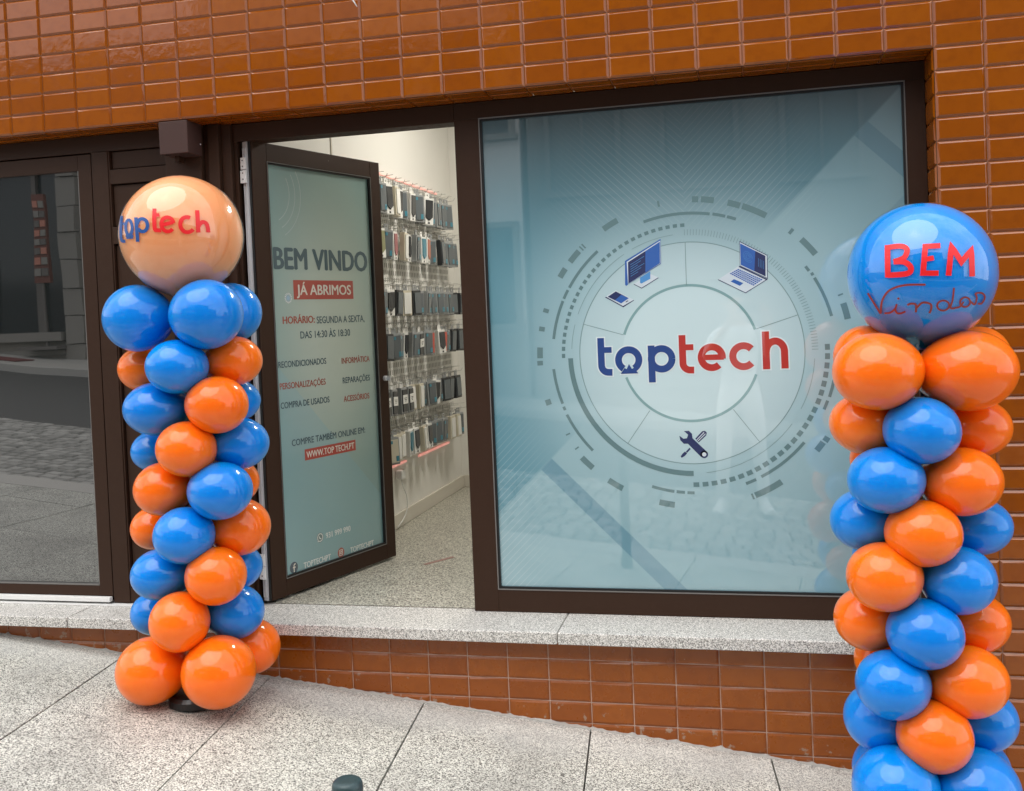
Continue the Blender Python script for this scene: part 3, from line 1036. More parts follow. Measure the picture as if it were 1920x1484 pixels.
# faint concentric arcs in the upper hinge corner
arcs = []
for r in (0.13, 0.165, 0.20):
    arcs += arc_band(0.092, 1.70, r - 0.0018, r + 0.0018, -62, 30)
arcs = [q for q in arcs if all(p[0] < 0.75 and p[1] < 1.81 and p[0] > 0.095 for p in q)]
flat("corner_arcs", [(0, L1, arcs)], [decal("print_arc_pale", (0.40, 0.52, 0.52))], dfilm, dp)

# ================================================================== SHOPFRONT FRAMING between the doors
fr = thing("door_surround", "dark brown metal door surround with square post left of the open door", "door frame", (0, 0, 0))
mb = MB()
mb.box(-2.636, FO0 - 0.0008, REC, REC + 0.09, 1.893, SOF - 0.0045)
mb.build("door_head", M_brown, fr, bevel=0.0015)
mb = MB()
mb.box(-2.636, -2.6205, REC + 0.004, REC + 0.19, 0.001, 1.8925)
mb.build("jamb", M_brown, fr, bevel=0.0015)
mb = MB()
mb.box(-2.914, -2.752, 0.102, 0.30, 0.001, SOF - 0.0045)
mb.build("square_post", M_brown, fr, bevel=0.003)
mb = MB()
mb.box(-2.7515, -2.726, 0.128, 0.30, 0.001, SOF - 0.0045)
mb.box(-2.7255, -2.678, 0.112, 0.30, 0.001, SOF - 0.0045)
mb.box(-2.6775, -2.6365, 0.135, 0.30, 0.001, SOF - 0.0045)
mb.build("cover_profile", M_brown, fr, bevel=0.002)
bx = thing("soffit_box", "square brown metal box hanging under the tiled soffit above the left balloons", "metal box", (-2.807, 0.0, 1.832))
mb = MB()
mb.box(-0.062, 0.062, -0.006, 0.1015, 0.004, 0.1315)
mb.build("casing", simple("brown_box_paint", (0.062, 0.033, 0.028), 0.5, spec=0.25), bx, bevel=0.002)
mb = MB()
mb.box(-0.03, -0.012, 0.05, 0.09, -0.022, 0.0035)
mb.build("bracket", M_brown, bx)
mb = MB()
mb.lathe([(0.0035, 0.0), (0.0035, 0.002)], 12, Matrix.Translation((0.0622, 0.088, 0.05)) @ Matrix.Rotation(rad(90), 4, 'Y'))
mb.build("rivet", M_alu, bx)

# ================================================================== NEIGHBOUR DOOR (left)
nd = thing("glazed_door", "dark brown door with a tall reflecting glass pane and white threshold strip", "door", (0, 0, 0))
NY = 0.115
NX0, NX1 = -4.55, -3.268
ng0, ng1 = -4.44, -3.330
mb = MB()
mb.box(ng1, NX1, NY, NY + 0.05, 0.034, 1.887)
mb.box(NX0, ng0, NY, NY + 0.05, 0.034, 1.887)
mb.box(ng0, ng1, NY, NY + 0.05, 1.822, 1.887)
mb.box(ng0, ng1, NY, NY + 0.05, 0.034, 0.078)
mb.build("frame", M_brown, nd, bevel=0.002)
mb = MB()
mb.box(ng0, ng1, NY + 0.014, NY + 0.03, 0.082, 1.822)
mb.build("glass_pane", M_glassdark, nd)
mb = MB()
mb.box(ng0, ng1, NY - 0.001, NY + 0.0135, 0.0785, 0.083)
mb.box(ng1 - 0.0032, ng1 - 0.0002, NY + 0.001, NY + 0.0135, 0.083, 1.822)
mb.build("glazing_bead", M_bead, nd)
mb = MB()
mb.box(NX0, NX1 - 0.002, NY - 0.022, NY - 0.0005, 0.014, 0.0335)
mb.build("threshold_strip", M_white, nd, bevel=0.002)
ns = thing("panelled_surround", "dark brown panelled metal surround beside the reflecting glass door", "door frame", (0, 0, 0))
mb = MB()
mb.box(-4.7, -2.9145, NY + 0.002, NY + 0.08, 1.893, SOF - 0.0045)
mb.build("head_rail", M_brown, ns, bevel=0.002)
mb = MB()
mb.box(-3.262, -3.186, NY - 0.004, NY + 0.08, 0.008, 1.8925)
mb.build("post", M_brown, ns, bevel=0.002)
mb = MB()
for z0, z1 in ((1.755, 1.815), (1.508, 1.578), (0.008, 0.07)):
    mb.box(-3.1855, -2.9145, NY, NY + 0.08, z0, z1)
mb.box(-3.1855, -3.179, NY - 0.001, NY + 0.08, 0.07, 1.8925)
mb.build("rail", M_brown, ns, bevel=0.002)
for z0, z1 in ((1.8185, 1.8895), (1.5815, 1.7515), (0.0735, 1.5045)):
    mb = MB()
    mb.box(-3.1755, -2.9145, NY + 0.012, NY + 0.06, z0, z1)
    mb.build("panel", M_brown, ns, bevel=0.003)
mb = MB()
mb.box(-4.7, -2.9145, NY + 0.062, NY + 0.10, 0.001, 1.892)
mb.build("backing", M_gasket, ns)
mb = MB()
mb.box(-4.7, -2.9145, NY - 0.03, NY + 0.001, 0.0005, 0.005)
mb.build("floor_strip", M_white, ns)

# ================================================================== WALL DISPLAY
pb = thing("pegboard", "white perforated pegboard full of wire hooks on the shop's left wall", "pegboard", (RX0, 0, 0))
mb = MB()
mb.box(0.0015, 0.012, 1.02, 2.78, 0.36, 1.93)
mb.build("board", M_peg, pb)
mb = MB()
for i in range(58):
    for j in range(40):
        y0 = 1.04 + i * 0.03 + (j % 2) * 0.015
        z0 = 0.375 + j * 0.0392
        mb.box(0.0122, 0.0126, y0, y0 + 0.010, z0, z0 + 0.026)
mb.build("perforation", M_hole, pb)
ROWS = [(1.400, 2.56, 1.880, 0.175), (1.400, 2.69, 1.645, 0.172), (1.400, 2.77, 1.328, 0.158), (1.400, 2.70, 1.095, 0.160), (1.400, 2.57, 0.800, 0.160), (1.400, 2.65, 0.556, 0.160)]
hook0 = None
for ri, (ya, yb, zt_, ph) in enumerate(ROWS):
    for q in range(12):
        y0 = 1.10 + (yb - 1.06) * q / 11
        if hook0 is None:
            mb = MB()
            mb.tube([(0.012, 0, 0), (0.10, 0, 0.002), (0.125, 0, 0.006), (0.133, 0, 0.022)], 0.0022, 6)
            mb.tube([(0.012, 0, 0.028), (0.115, 0, 0.034)], 0.0016, 6)
            mb.box(0.0125, 0.016, -0.012, 0.012, -0.006, 0.034)
            hook0 = mb.build("hook", M_wire, pb)
            ho = hook0
        else:
            ho = hook0.copy()
            col.objects.link(ho)
        ho.location = (0, y0, zt_ + 0.004)
M_case = {
    'grey': simple("pack_grey", (0.12, 0.135, 0.145), 0.25), 'dark': simple("pack_dark", (0.035, 0.037, 0.04), 0.25), 'white': simple("pack_white", (0.78, 0.77, 0.74), 0.4),
    'clear': simple("pack_clear_grey", (0.30, 0.31, 0.31), 0.2), 'teal': simple("pack_teal", (0.05, 0.22, 0.30), 0.3), 'red': simple("pack_red", (0.55, 0.08, 0.05), 0.35),
    'cream': simple("pack_cream", (0.58, 0.53, 0.42), 0.4), 'pink': simple("pack_pink", (0.38, 0.15, 0.16), 0.35), 'olive': simple("pack_olive", (0.25, 0.25, 0.13), 0.35), 'orange': simple("pack_coral", (0.50, 0.19, 0.13), 0.35)}
ROWN = ["top", "second", "third", "fourth", "fifth", "bottom"]
ORD = ["first", "second", "third", "fourth", "fifth", "sixth", "seventh", "eighth", "ninth", "tenth", "eleventh", "twelfth", "thirteenth"]
# per row: style letters from the door towards the back. W white frame, G grey clear pack, L pack with white label, D dark pack, C cream box, R red, P/O/T coloured insert in white frame, S teal
STY = ["GWCWGWGDWGGGG", "OGPCWGTKGDGGG", "GWDCDGGGGGGDD", "DGGWGLGRWRGDD", "LLLLCCGGWGDDD", "SCCTWCWGGGCCG"]
DESC = {'W': "white framed phone case pack with dark insert", 'G': "grey clear phone case pack", 'L': "dark phone case pack with white label", 'D': "dark phone case pack", 'C': "cream phone case pack",
        'R': "red phone case pack", 'P': "white framed pack with pink phone case", 'O': "white framed pack with olive phone case", 'T': "white framed pack with teal phone case", 'K': "white framed pack with coral phone case", 'S': "teal edged clear phone case pack"}
protos = {}


def pack(style, h):
    """x is the front (+x), y width, origin at the hook hole"""
    key = (style, h)
    if key in protos:
        return protos[key]
    o = thing("phone_case_pack", "", "phone case")
    w, d = 0.082, 0.030
    fr_ = style in 'WPOTK'
    body = {'G': 'clear', 'L': 'clear', 'D': 'dark', 'C': 'cream', 'R': 'clear', 'S': 'clear'}.get(style, 'white')
    mb = MB()
    mb.box(0.0, d, -w / 2, w / 2, -h, -0.018)
    mb.build("box", M_case[body], o, bevel=0.002)
    mb = MB()
    mb.box(d * 0.4, d * 0.5, -w * 0.22, w * 0.22, -0.018, -0.004)
    mb.box(d * 0.4, d * 0.5, -w * 0.22, -0.006, -0.004, 0.006)
    mb.box(d * 0.4, d * 0.5, 0.006, w * 0.22, -0.004, 0.006)
    mb.box(d * 0.4, d * 0.5, -w * 0.22, w * 0.22, 0.006, 0.014)
    mb.build("hang_tab", M_case['white' if fr_ or style == 'L' else 'clear'], o)
    ins = {'W': 'dark', 'P': 'pink', 'O': 'olive', 'T': 'teal', 'K': 'orange', 'G': 'grey', 'L': 'dark', 'D': 'grey', 'C': 'white', 'R': 'red', 'S': 'cream'}[style]
    mb = MB()
    a, b_ = -w * 0.36, w * 0.36
    z0, z1 = -h + (0.045 if fr_ else 0.012), -0.030
    pts = [(a, z1), (a, z0), (0, z0 - 0.020 if fr_ else z0), (b_, z0), (b_, z1)]
    X0, X1 = d + 0.0002, d + 0.006
    fpts = [(X1, p[0], p[1]) for p in pts]
    bpts = [(X0, p[0], p[1]) for p in pts]
    mb.face(fpts)
    for n_ in range(5):
        m_ = (n_ + 1) % 5
        mb.face([bpts[n_], bpts[m_], fpts[m_], fpts[n_]])
    mb.build("case", M_case[ins], o)
    if style == 'L':
        mb = MB()
        mb.box(X1 + 0.0003, X1 + 0.001, -w * 0.40, w * 0.40, -h * 0.66, -h * 0.36)
        for q in range(3):
            mb.box(X1 + 0.0011, X1 + 0.0014, -w * 0.22 + 0.004 * q, w * (0.26 - 0.07 * q), -h * (0.46 + 0.05 * q) - 0.003, -h * (0.46 + 0.05 * q), 1)
        mb.build("paper_label", [M_case['white'], M_case['dark']], o)
    elif style in 'GS':
        mb = MB()
        mb.box(X1 + 0.0003, X1 + 0.001, w * 0.10, w * 0.34, -h + 0.018, -h + 0.045)
        mb.build("printed_mark", M_case['teal'], o)
        mb = MB()
        mb.box(X1 + 0.0003, X1 + 0.001, -w * 0.34, -w * 0.12, -0.050, -0.034)
        mb.build("printed_mark", M_case['teal'], o)
    elif fr_:
        mb = MB()
        mb.box(X0, X0 + 0.001, -w * 0.10, w * 0.10, -h + 0.006, -h + 0.016)
        mb.build("printed_mark", M_case['dark'], o)
    protos[key] = o
    o['used'] = False
    return o


for ri, (ya, yb, zt_, ph) in enumerate(ROWS):
    S_ = STY[ri]
    n_ = len(S_)
    for q, st in enumerate(S_):
        pr_ = pack(st, ph)
        if not pr_['used']:
            pr_['used'] = True
            o = pr_
        else:
            o = pr_.copy()
            col.objects.link(o)
            for ch in pr_.children:
                c2 = ch.copy()
                col.objects.link(c2)
                c2.parent = o
        rn = random.Random(ri * 50 + q)
        y0 = 1.36 + (yb - 1.36) * q / (n_ - 1) + rn.uniform(-0.012, 0.012)
        o.location = (RX0 + 0.05 + rn.uniform(0, 0.035), y0, zt_ - 0.002)
        o.rotation_euler = (rad(rn.uniform(-3.5, 3.5)), rad(rn.uniform(-2, 4)), rad(rn.uniform(-28, 8)))
        o['label'] = "%s, %s from the door, %s pegboard row" % (DESC[st], ORD[q], ROWN[ri])
        o['group'] = "phone case packs on the pegboard"
for o in protos.values():
    del o['used']
M_led = NT("red_led_strip").set(base=(0.85, 0.55, 0.50), emit=(1.0, 0.36, 0.30), emit_s=0.35)
for lab, ya, yb, z0 in (("red light strip along the top edge of the pegboard", 1.05, 2.62, 1.938), ("red light strip under the far part of the pegboard", 2.05, 2.66, 0.336), ("short red light strip under the pegboard beside the door", 1.50, 1.82, 0.340)):
    mb = MB()
    mb.box(0, 0.012, ya, yb, 0, 0.010)
    o = mb.build("light_strip", M_led, loc=(RX0 + 0.0005, 0, z0))
    tag(o, lab, "light strip", "red light strips round the pegboard")
ch = thing("charger", "white charger with a dangling cable under the pegboard", "charger", (RX0 + 0.012, 1.66, 0.27))
mb = MB()
mb.box(0, 0.035, -0.03, 0.03, 0, 0.05)
mb.build("plug_body", M_white, ch, bevel=0.004)
mb = MB()
mb.tube([(0.018, 0.0, -0.002), (0.022, 0.02, -0.05), (0.03, 0.045, -0.10), (0.028, 0.06, -0.16), (0.02, 0.05, -0.20), (0.014, 0.0, -0.235), (0.012, -0.08, -0.255)], 0.003, 6)
mb.build("cable", M_white, ch, smooth=True)
fm = thing("floor_sticker", "faded red sticker on the granite floor inside the doorway", "sticker", (-2.09, 0.93, 0.001))
mb = MB()
mb.box(-0.09, 0.09, -0.012, 0.012, 0.0, 0.0008)
o = mb.build("strip", simple("faded_red", (0.38, 0.22, 0.19), 0.5), fm)
o.rotation_euler = (0, 0, rad(58))

# ================================================================== BALLOONS
def balloon_mesh(name, mat):
    mb = MB()
    prof = []
    n = 22
    for i in range(n + 1):
        th = math.pi - math.pi * i / n
        c_, s_ = math.cos(th), math.sin(th)
        z = c_ * (1.0 if c_ > 0 else 1.10)
        r = s_ * (1.0 - 0.10 * max(0.0, -c_) ** 1.5)
        prof.append((max(r, 0.012), z))
    prof = [(0.05, -1.22), (0.035, -1.17), (0.02, -1.12)] + prof[1:]
    mb.lathe(prof, 36)
    return mb.build(name, mat, smooth=True)


bm_b = balloon_mesh("balloon", M_blue_l)
bm_o = balloon_mesh("balloon", M_orange_l)
tmpl = {'b': bm_b, 'o': bm_o}
LEFT = [('b', -2.777, -0.351, 1.189, 0.1216, 1.00), ('b', -2.486, -0.377, 1.191, 0.1279, 0.97), ('b', -2.503, -0.168, 1.196, 0.1115, 1.00), ('o', -2.838, -0.240, 1.000, 0.0918, 0.91), ('b', -2.593, -0.407, 1.011, 0.1091, 0.88), ('o', -2.463, -0.246, 1.019, 0.1052, 0.87), ('b', -2.716, -0.357, 0.859, 0.1154, 0.83), ('o', -2.461, -0.379, 0.871, 0.1091, 0.93), ('b', -2.509, -0.166, 0.866, 0.0958, 0.83), ('o', -2.572, -0.409, 0.720, 0.1053, 0.93), ('b', -2.807, -0.241, 0.693, 0.0858, 0.88), ('b', -2.455, -0.252, 0.717, 0.1110, 0.86), ('b', -2.460, -0.387, 0.568, 0.1129, 0.90), ('o', -2.702, -0.361, 0.570, 0.1039, 0.93), ('o', -2.525, -0.166, 0.563, 0.0921, 0.91), ('b', -2.590, -0.421, 0.416, 0.1072, 0.93), ('o', -2.819, -0.251, 0.404, 0.0858, 0.93), ('o', -2.460, -0.261, 0.413, 0.1110, 0.93), ('o', -2.486, -0.400, 0.268, 0.1072, 0.95), ('b', -2.725, -0.363, 0.260, 0.1081, 0.86), ('b', -2.529, -0.175, 0.245, 0.0961, 0.88), ('o', -2.616, -0.435, 0.112, 0.1053, 1.00), ('b', -2.828, -0.261, 0.085, 0.0878, 0.91), ('b', -2.488, -0.275, 0.104, 0.1052, 0.93), ('o', -2.761, -0.403, -0.079, 0.1227, 0.97), ('o', -2.488, -0.410, -0.070, 0.1298, 0.97), ('o', -2.467, -0.192, -0.050, 0.0995, 1.00)]
RIGHT = [('o', -0.279, -0.613, 0.941, 0.1227, 0.89), ('o', -0.032, -0.555, 0.932, 0.1317, 0.86), ('o', -0.289, -0.438, 0.976, 0.0952, 0.97), ('o', 0.039, -0.349, 0.961, 0.0892, 1.00), ('b', -0.168, -0.615, 0.774, 0.1039, 0.90), ('o', -0.300, -0.504, 0.782, 0.1074, 0.84), ('o', 0.003, -0.433, 0.758, 0.1043, 0.84), ('b', -0.267, -0.618, 0.636, 0.1047, 0.89), ('o', -0.060, -0.570, 0.623, 0.1092, 0.88), ('o', -0.272, -0.406, 0.662, 0.0722, 1.00), ('o', -0.174, -0.624, 0.488, 0.1039, 0.89), ('b', -0.314, -0.515, 0.503, 0.1012, 0.89), ('b', -0.001, -0.442, 0.470, 0.0996, 0.83), ('o', -0.281, -0.628, 0.365, 0.1032, 0.93), ('b', -0.079, -0.581, 0.347, 0.1017, 0.93), ('b', -0.266, -0.412, 0.376, 0.0803, 0.90), ('b', -0.179, -0.632, 0.209, 0.1039, 0.93), ('o', -0.315, -0.522, 0.214, 0.0996, 0.91), ('o', -0.013, -0.451, 0.188, 0.0965, 0.89), ('b', -0.268, -0.633, 0.062, 0.1017, 0.93), ('o', -0.063, -0.585, 0.062, 0.1092, 0.90), ('o', -0.269, -0.421, 0.063, 0.0835, 0.92), ('o', -0.163, -0.636, -0.077, 0.1024, 0.96), ('b', -0.294, -0.524, -0.075, 0.1027, 0.94), ('b', -0.006, -0.457, -0.095, 0.1012, 0.89), ('b', -0.271, -0.653, -0.223, 0.1192, 0.96), ('b', -0.057, -0.603, -0.238, 0.1222, 0.95), ('b', -0.277, -0.466, -0.250, 0.0952, 0.93), ('b', 0.001, -0.401, -0.262, 0.0825, 0.96)]
BNAME = {'b': "blue balloon", 'o': "orange balloon"}
used = {'b': False, 'o': False}


def column(label, gx, gy, balloons, top, topr, shell_mat, core_mat, letters):
    zg = gz(gx, gy)
    root = thing("balloon_column", label, "balloon column", (gx, gy, zg), 0, "balloon columns at the shop entrance")
    ax = Vector((gx, gy, 0))
    for c_, x, y, z, r, asp in balloons:
        if not used[c_]:
            used[c_] = True
            o = tmpl[c_]
        else:
            o = tmpl[c_].copy()
            col.objects.link(o)
        p = Vector((x, y, z))
        d = Vector((x - gx, y - gy, 0.0))
        if d.length < 0.02:
            d = Vector((0, -1, 0))
        d.normalize()
        rr = random.Random(int(x * 1000) * 7 + int(z * 1000))
        e3 = Vector((rr.uniform(-0.09, 0.09), rr.uniform(-0.09, 0.09), 1)).normalized()
        e1 = (d - e3 * d.dot(e3)).normalized()
        e2 = e3.cross(e1)
        M3 = Matrix((e2 * r, e3 * r * asp, e1 * r * 1.0)).transposed().to_4x4()
        M3.translation = p
        o.parent = root
        o.matrix_parent_inverse = Matrix.Translation((-gx, -gy, -zg))
        o.matrix_basis = M3
        o['label'] = BNAME[c_]
    # weighted foot and pole
    mb = MB()
    mb.lathe([(0.085, 0.0), (0.095, 0.006), (0.095, 0.03), (0.085, 0.042), (0.02, 0.05)], 36)
    mb.build("base", M_black, root, smooth=False, bevel=0.0)
    mb = MB()
    mb.tube([(0, 0, 0.045), (0, 0, top.z - topr * 1.05 - zg)], 0.011, 12)
    mb.build("pole", M_black, root)
    # bubble: coloured balloon inside a clear skin, drawn to a neck
    def prof(R, neck):
        pr_ = [(0.012, -R * 1.13), (R * 0.10, -R * 1.06)]
        n = 40
        for i in range(n + 1):
            th = math.pi - math.pi * i / n
            if th > rad(158):
                continue
            pr_.append((max(R * math.sin(th), 0.002), R * math.cos(th)))
        return pr_
    loc = (top.x - gx, top.y - gy, top.z - zg)
    mb = MB()
    mb.lathe(prof(topr * 0.984, True), 64)
    core = mb.build("bubble_balloon", core_mat, root, smooth=True, loc=loc)
    mb = MB()
    mb.lathe(prof(topr, True), 64)
    mb.build("clear_skin", shell_mat, core, smooth=True)
    e1 = letters['right'].normalized()
    nn = letters['front'].normalized()
    e3 = nn.cross(e1) * -1
    if e3.z < 0:
        e3 = -e3
    e1 = (e1 - nn * e1.dot(nn)).normalized()
    polys, mats = letters['polys'], letters['mats']
    mb = MB()
    for mi, pl in polys:
        for j, poly in enumerate(pl):
            pts = []
            # subdivide edges so that strokes hug the sphere
            q = orient(poly)
            for i in range(len(q)):
                a, b_ = Vector(q[i]), Vector(q[(i + 1) % len(q)])
                pts.append(a)
                if (b_ - a).length > 0.12:
                    pts.append((a + b_) / 2)
            out = []
            for s in pts:
                l_ = s.length
                if l_ > 0.992:
                    s = s * (0.992 / l_)
                    l_ = 0.992
                w = math.sqrt(max(0.0, 1 - l_ * l_))
                out.append((e1 * s.x + e3 * s.y + nn * w) * (topr * (1.0012 + 0.000012 * j)))
            mb.face(out, mi)
    mb.build("painted_lettering", mats, core)
    return root


def zoomset(cx, cy, r, strokes):
    out = []
    for w, pts in strokes:
        P_ = [((x - cx) / r, (cy - y) / r) for x, y in pts]
        # fine resample
        R2 = [P_[0]]
        for a, b_ in zip(P_[:-1], P_[1:]):
            m = max(1, int(math.hypot(b_[0] - a[0], b_[1] - a[1]) / 0.06))
            for i in range(1, m + 1):
                R2.append((a[0] + (b_[0] - a[0]) * i / m, a[1] + (b_[1] - a[1]) * i / m))
        R2 = [(a * 0.975, b_) for a, b_ in R2]
        out += ribbon(R2, w / r)
    return out


def curve(pts, n=6):
    """Catmull-Rom through the points"""
    P_ = [Vector(p) for p in pts]
    out = []
    for i in range(len(P_) - 1):
        p0, p1, p2, p3 = P_[max(i - 1, 0)], P_[i], P_[i + 1], P_[min(i + 2, len(P_) - 1)]
        for j in range(n):
            t = j / n
            out.append(tuple(0.5 * ((2 * p1) + (p2 - p0) * t + (2 * p0 - 5 * p1 + 4 * p2 - p3) * t * t + (3 * p1 - p0 - 3 * p2 + p3) * t ** 3)))
    out.append(tuple(P_[-1]))
    return out


def ell(cx, cy, rx, ry, a0, a1, n=18):
    return [(cx + rx * math.cos(rad(a0 + (a1 - a0) * i / n)), cy - ry * math.sin(rad(a0 + (a1 - a0) * i / n))) for i in range(n + 1)]


c0, c1, r0 = 746.6, 649.3, 524.0
blue_s = [(26, curve([(262, 478), (250, 590), (249, 662), (260, 688), (286, 688)])), (22, [(240, 552), (286, 543)]), (24, ell(322, 578, 28, 64, 0, 360)), (20, [(296, 655), (311, 625), (322, 650), (334, 622), (352, 655)]), (26, [(296, 658), (352, 656)]),
          (28, [(384, 495), (390, 695)]), (28, ell(434, 560, 42, 52, -150, 170, 24))]
red_s = [(32, curve([(537, 425), (532, 520), (533, 590), (548, 603), (582, 603)])), (28, [(518, 482), (576, 478)]), (30, [(588, 562), (680, 540)]), (30, ell(636, 556, 50, 58, 10, 320, 24)), (32, ell(792, 560, 54, 62, 60, 300, 22)), (30, ell(800, 560, 52, 60, 265, 320, 6)),
         (34, [(880, 442), (880, 626)]), (32, curve([(884, 575), (915, 540), (948, 552), (960, 590), (962, 626)]))]
r_c0, r_c1, r_r0 = 826.0, 752.0, 663.0
bem = [(48, [(551, 480), (547, 768)]), (46, curve([(551, 503), (660, 498), (715, 530), (690, 600), (600, 632)])), (48, curve([(600, 632), (690, 640), (742, 690), (715, 740), (548, 748)])),
       (46, [(992, 515), (868, 515), (842, 745), (970, 752)]), (42, [(855, 628), (935, 618)]), (46, [(1050, 778), (1082, 525), (1160, 665), (1246, 565), (1245, 795)])]
vin = [(18, [(364, 900), (470, 1090)]), (18, curve([(470, 1090), (490, 970), (560, 880), (690, 842), (860, 846)])), (16, curve([(505, 1086), (556, 1080), (598, 1046), (614, 1006)])), (16, curve([(614, 1006), (600, 1056), (614, 1086), (644, 1090), (686, 1074)])), (18, [(622, 962), (638, 954)]),
       (18, curve([(702, 1018), (738, 1006), (775, 1020), (772, 1085)])), (18, curve([(775, 1050), (830, 1002), (892, 1015), (902, 1050), (885, 1098)])), (16, ell(1000, 1035, 50, 44, 20, 380, 24)), (16, curve([(1092, 885), (1078, 990), (1062, 1060), (1120, 1058)])),
       (16, curve([(1110, 1060), (1140, 1050), (1170, 1010)])), (16, ell(1182, 1015, 42, 42, 0, 360, 22)), (16, curve([(1225, 1010), (1262, 1040), (1280, 985), (1272, 945), (1325, 945), (1350, 985), (1322, 1035), (1290, 1035)]))]


def clear_skin(name, tint):
    k = NT(name)
    tr = k.n("ShaderNodeBsdfTransparent")
    tr.inputs[0].default_value = (*tint, 1)
    gl = k.n("ShaderNodeBsdfGlossy")
    gl.inputs["Roughness"].default_value = 0.012
    gl.inputs["Color"].default_value = (1, 1, 1, 1)
    fz = k.n("ShaderNodeFresnel")
    fz.inputs[0].default_value = 1.62
    mx = k.n("ShaderNodeMixShader")
    nb = k.n("ShaderNodeBump")
    nb.inputs["Strength"].default_value = 0.05
    nb.inputs["Distance"].default_value = 0.01
    k.t.links.new(k.noise(k.coord("Object"), 4.0, 2), nb.inputs["Height"])
    k.t.links.new(nb.outputs[0], gl.inputs["Normal"])
    outer = k.math('SUBTRACT', 1.0, k.n("ShaderNodeNewGeometry").outputs["Backfacing"])
    k.t.links.new(k.math('MULTIPLY', k.math('MULTIPLY', fz.outputs[0], 1.05, clamp=True), outer), mx.inputs[0])
    k.t.links.new(tr.outputs[0], mx.inputs[1])
    k.t.links.new(gl.outputs[0], mx.inputs[2])
    k.t.links.new(mx.outputs[0], k.out.inputs[0])
    return k.m


def core(name, c):
    m = simple(name, c, 0.3, spec=0.1, coat=0.3, coat_rough=0.02, coat_ior=1.45, sss=0.7)
    p = m.node_tree.nodes["Principled BSDF"]
    p.inputs["Subsurface Radius"].default_value = (1, 1, 1)
    p.inputs["Subsurface Scale"].default_value = 0.08
    return m


SK = clear_skin("clear_bubble_skin", (0.97, 0.97, 0.97))
P_blue = simple("paint_blue", (0.006, 0.075, 0.30), 0.4)
P_red = simple("paint_red", (0.80, 0.010, 0.016), 0.4)
P_pen = simple("paint_dark_red", (0.26, 0.035, 0.03), 0.4)
camdir = Vector((-0.6217, -3.606, 1.1376))
tl = Vector((-2.6229, -0.2836, 1.483))
tr_ = Vector((-0.1353, -0.4779, 1.2113))
column("balloon column with orange bubble on top, left of the open door", -2.6318, -0.3292, LEFT, tl, 0.2194, SK, core("peach_core", (1.0, 0.385, 0.165)),
       dict(front=camdir - tl, right=Vector((0.8450, 0.5340, 0.0)), polys=[(0, zoomset(c0, c1, r0, blue_s)), (1, zoomset(c0, c1, r0, red_s))], mats=[P_blue, P_red]))
column("balloon column with blue bubble on top, right of the shop window", -0.1442, -0.5181, RIGHT, tr_, 0.2070, SK, core("blue_core", (0.0, 0.27, 0.82)),
       dict(front=camdir - tr_, right=Vector((0.988, -0.154, 0.0)), polys=[(0, zoomset(r_c0, r_c1, r_r0, bem)), (1, zoomset(r_c0, r_c1, r_r0, vin))], mats=[P_red, P_pen]))

# ================================================================== STREET FURNITURE
bo = thing("bollard", "dark green metal bollard with rounded cap at the pavement edge", "bollard", (-1.368, -1.902, gz(-1.368, -1.902)))
k = NT("dark_green_iron")
M_boll = k.set(base=k.mix(k.noise(k.pos(), 220, 3, 0.7), (0.016, 0.032, 0.036), (0.045, 0.085, 0.09)), rough=0.36, metal=0.2)
Hb = 0.652
mb = MB()
mb.lathe([(0.034, 0.0), (0.034, 0.05), (0.0275, 0.06), (0.0275, Hb - 0.05)], 36)
mb.build("post", M_boll, bo, smooth=False, bevel=0.0)
mb = MB()
mb.lathe([(0.0262, Hb - 0.05), (0.0282, Hb - 0.048), (0.0288, Hb - 0.020), (0.0282, Hb - 0.010), (0.0262, Hb - 0.004), (0.022, Hb - 0.001), (0.012, Hb), (0.002, Hb)], 40)
mb.build("cap", M_boll, bo, smooth=True)
wr = MB()
wr.tube([(-2.09, -0.02, 2.50), (-2.075, -0.03, 2.43), (-2.045, -0.035, 2.375), (-2.018, -0.035, 2.340), (-2.003, -0.033, 2.314)], [0.0035, 0.0035, 0.0035, 0.003, 0.002], 8)
o = wr.build("hanging_wire", M_white, smooth=True)
tag(o, "short white wire end hanging over the tiles above the door", "wire")

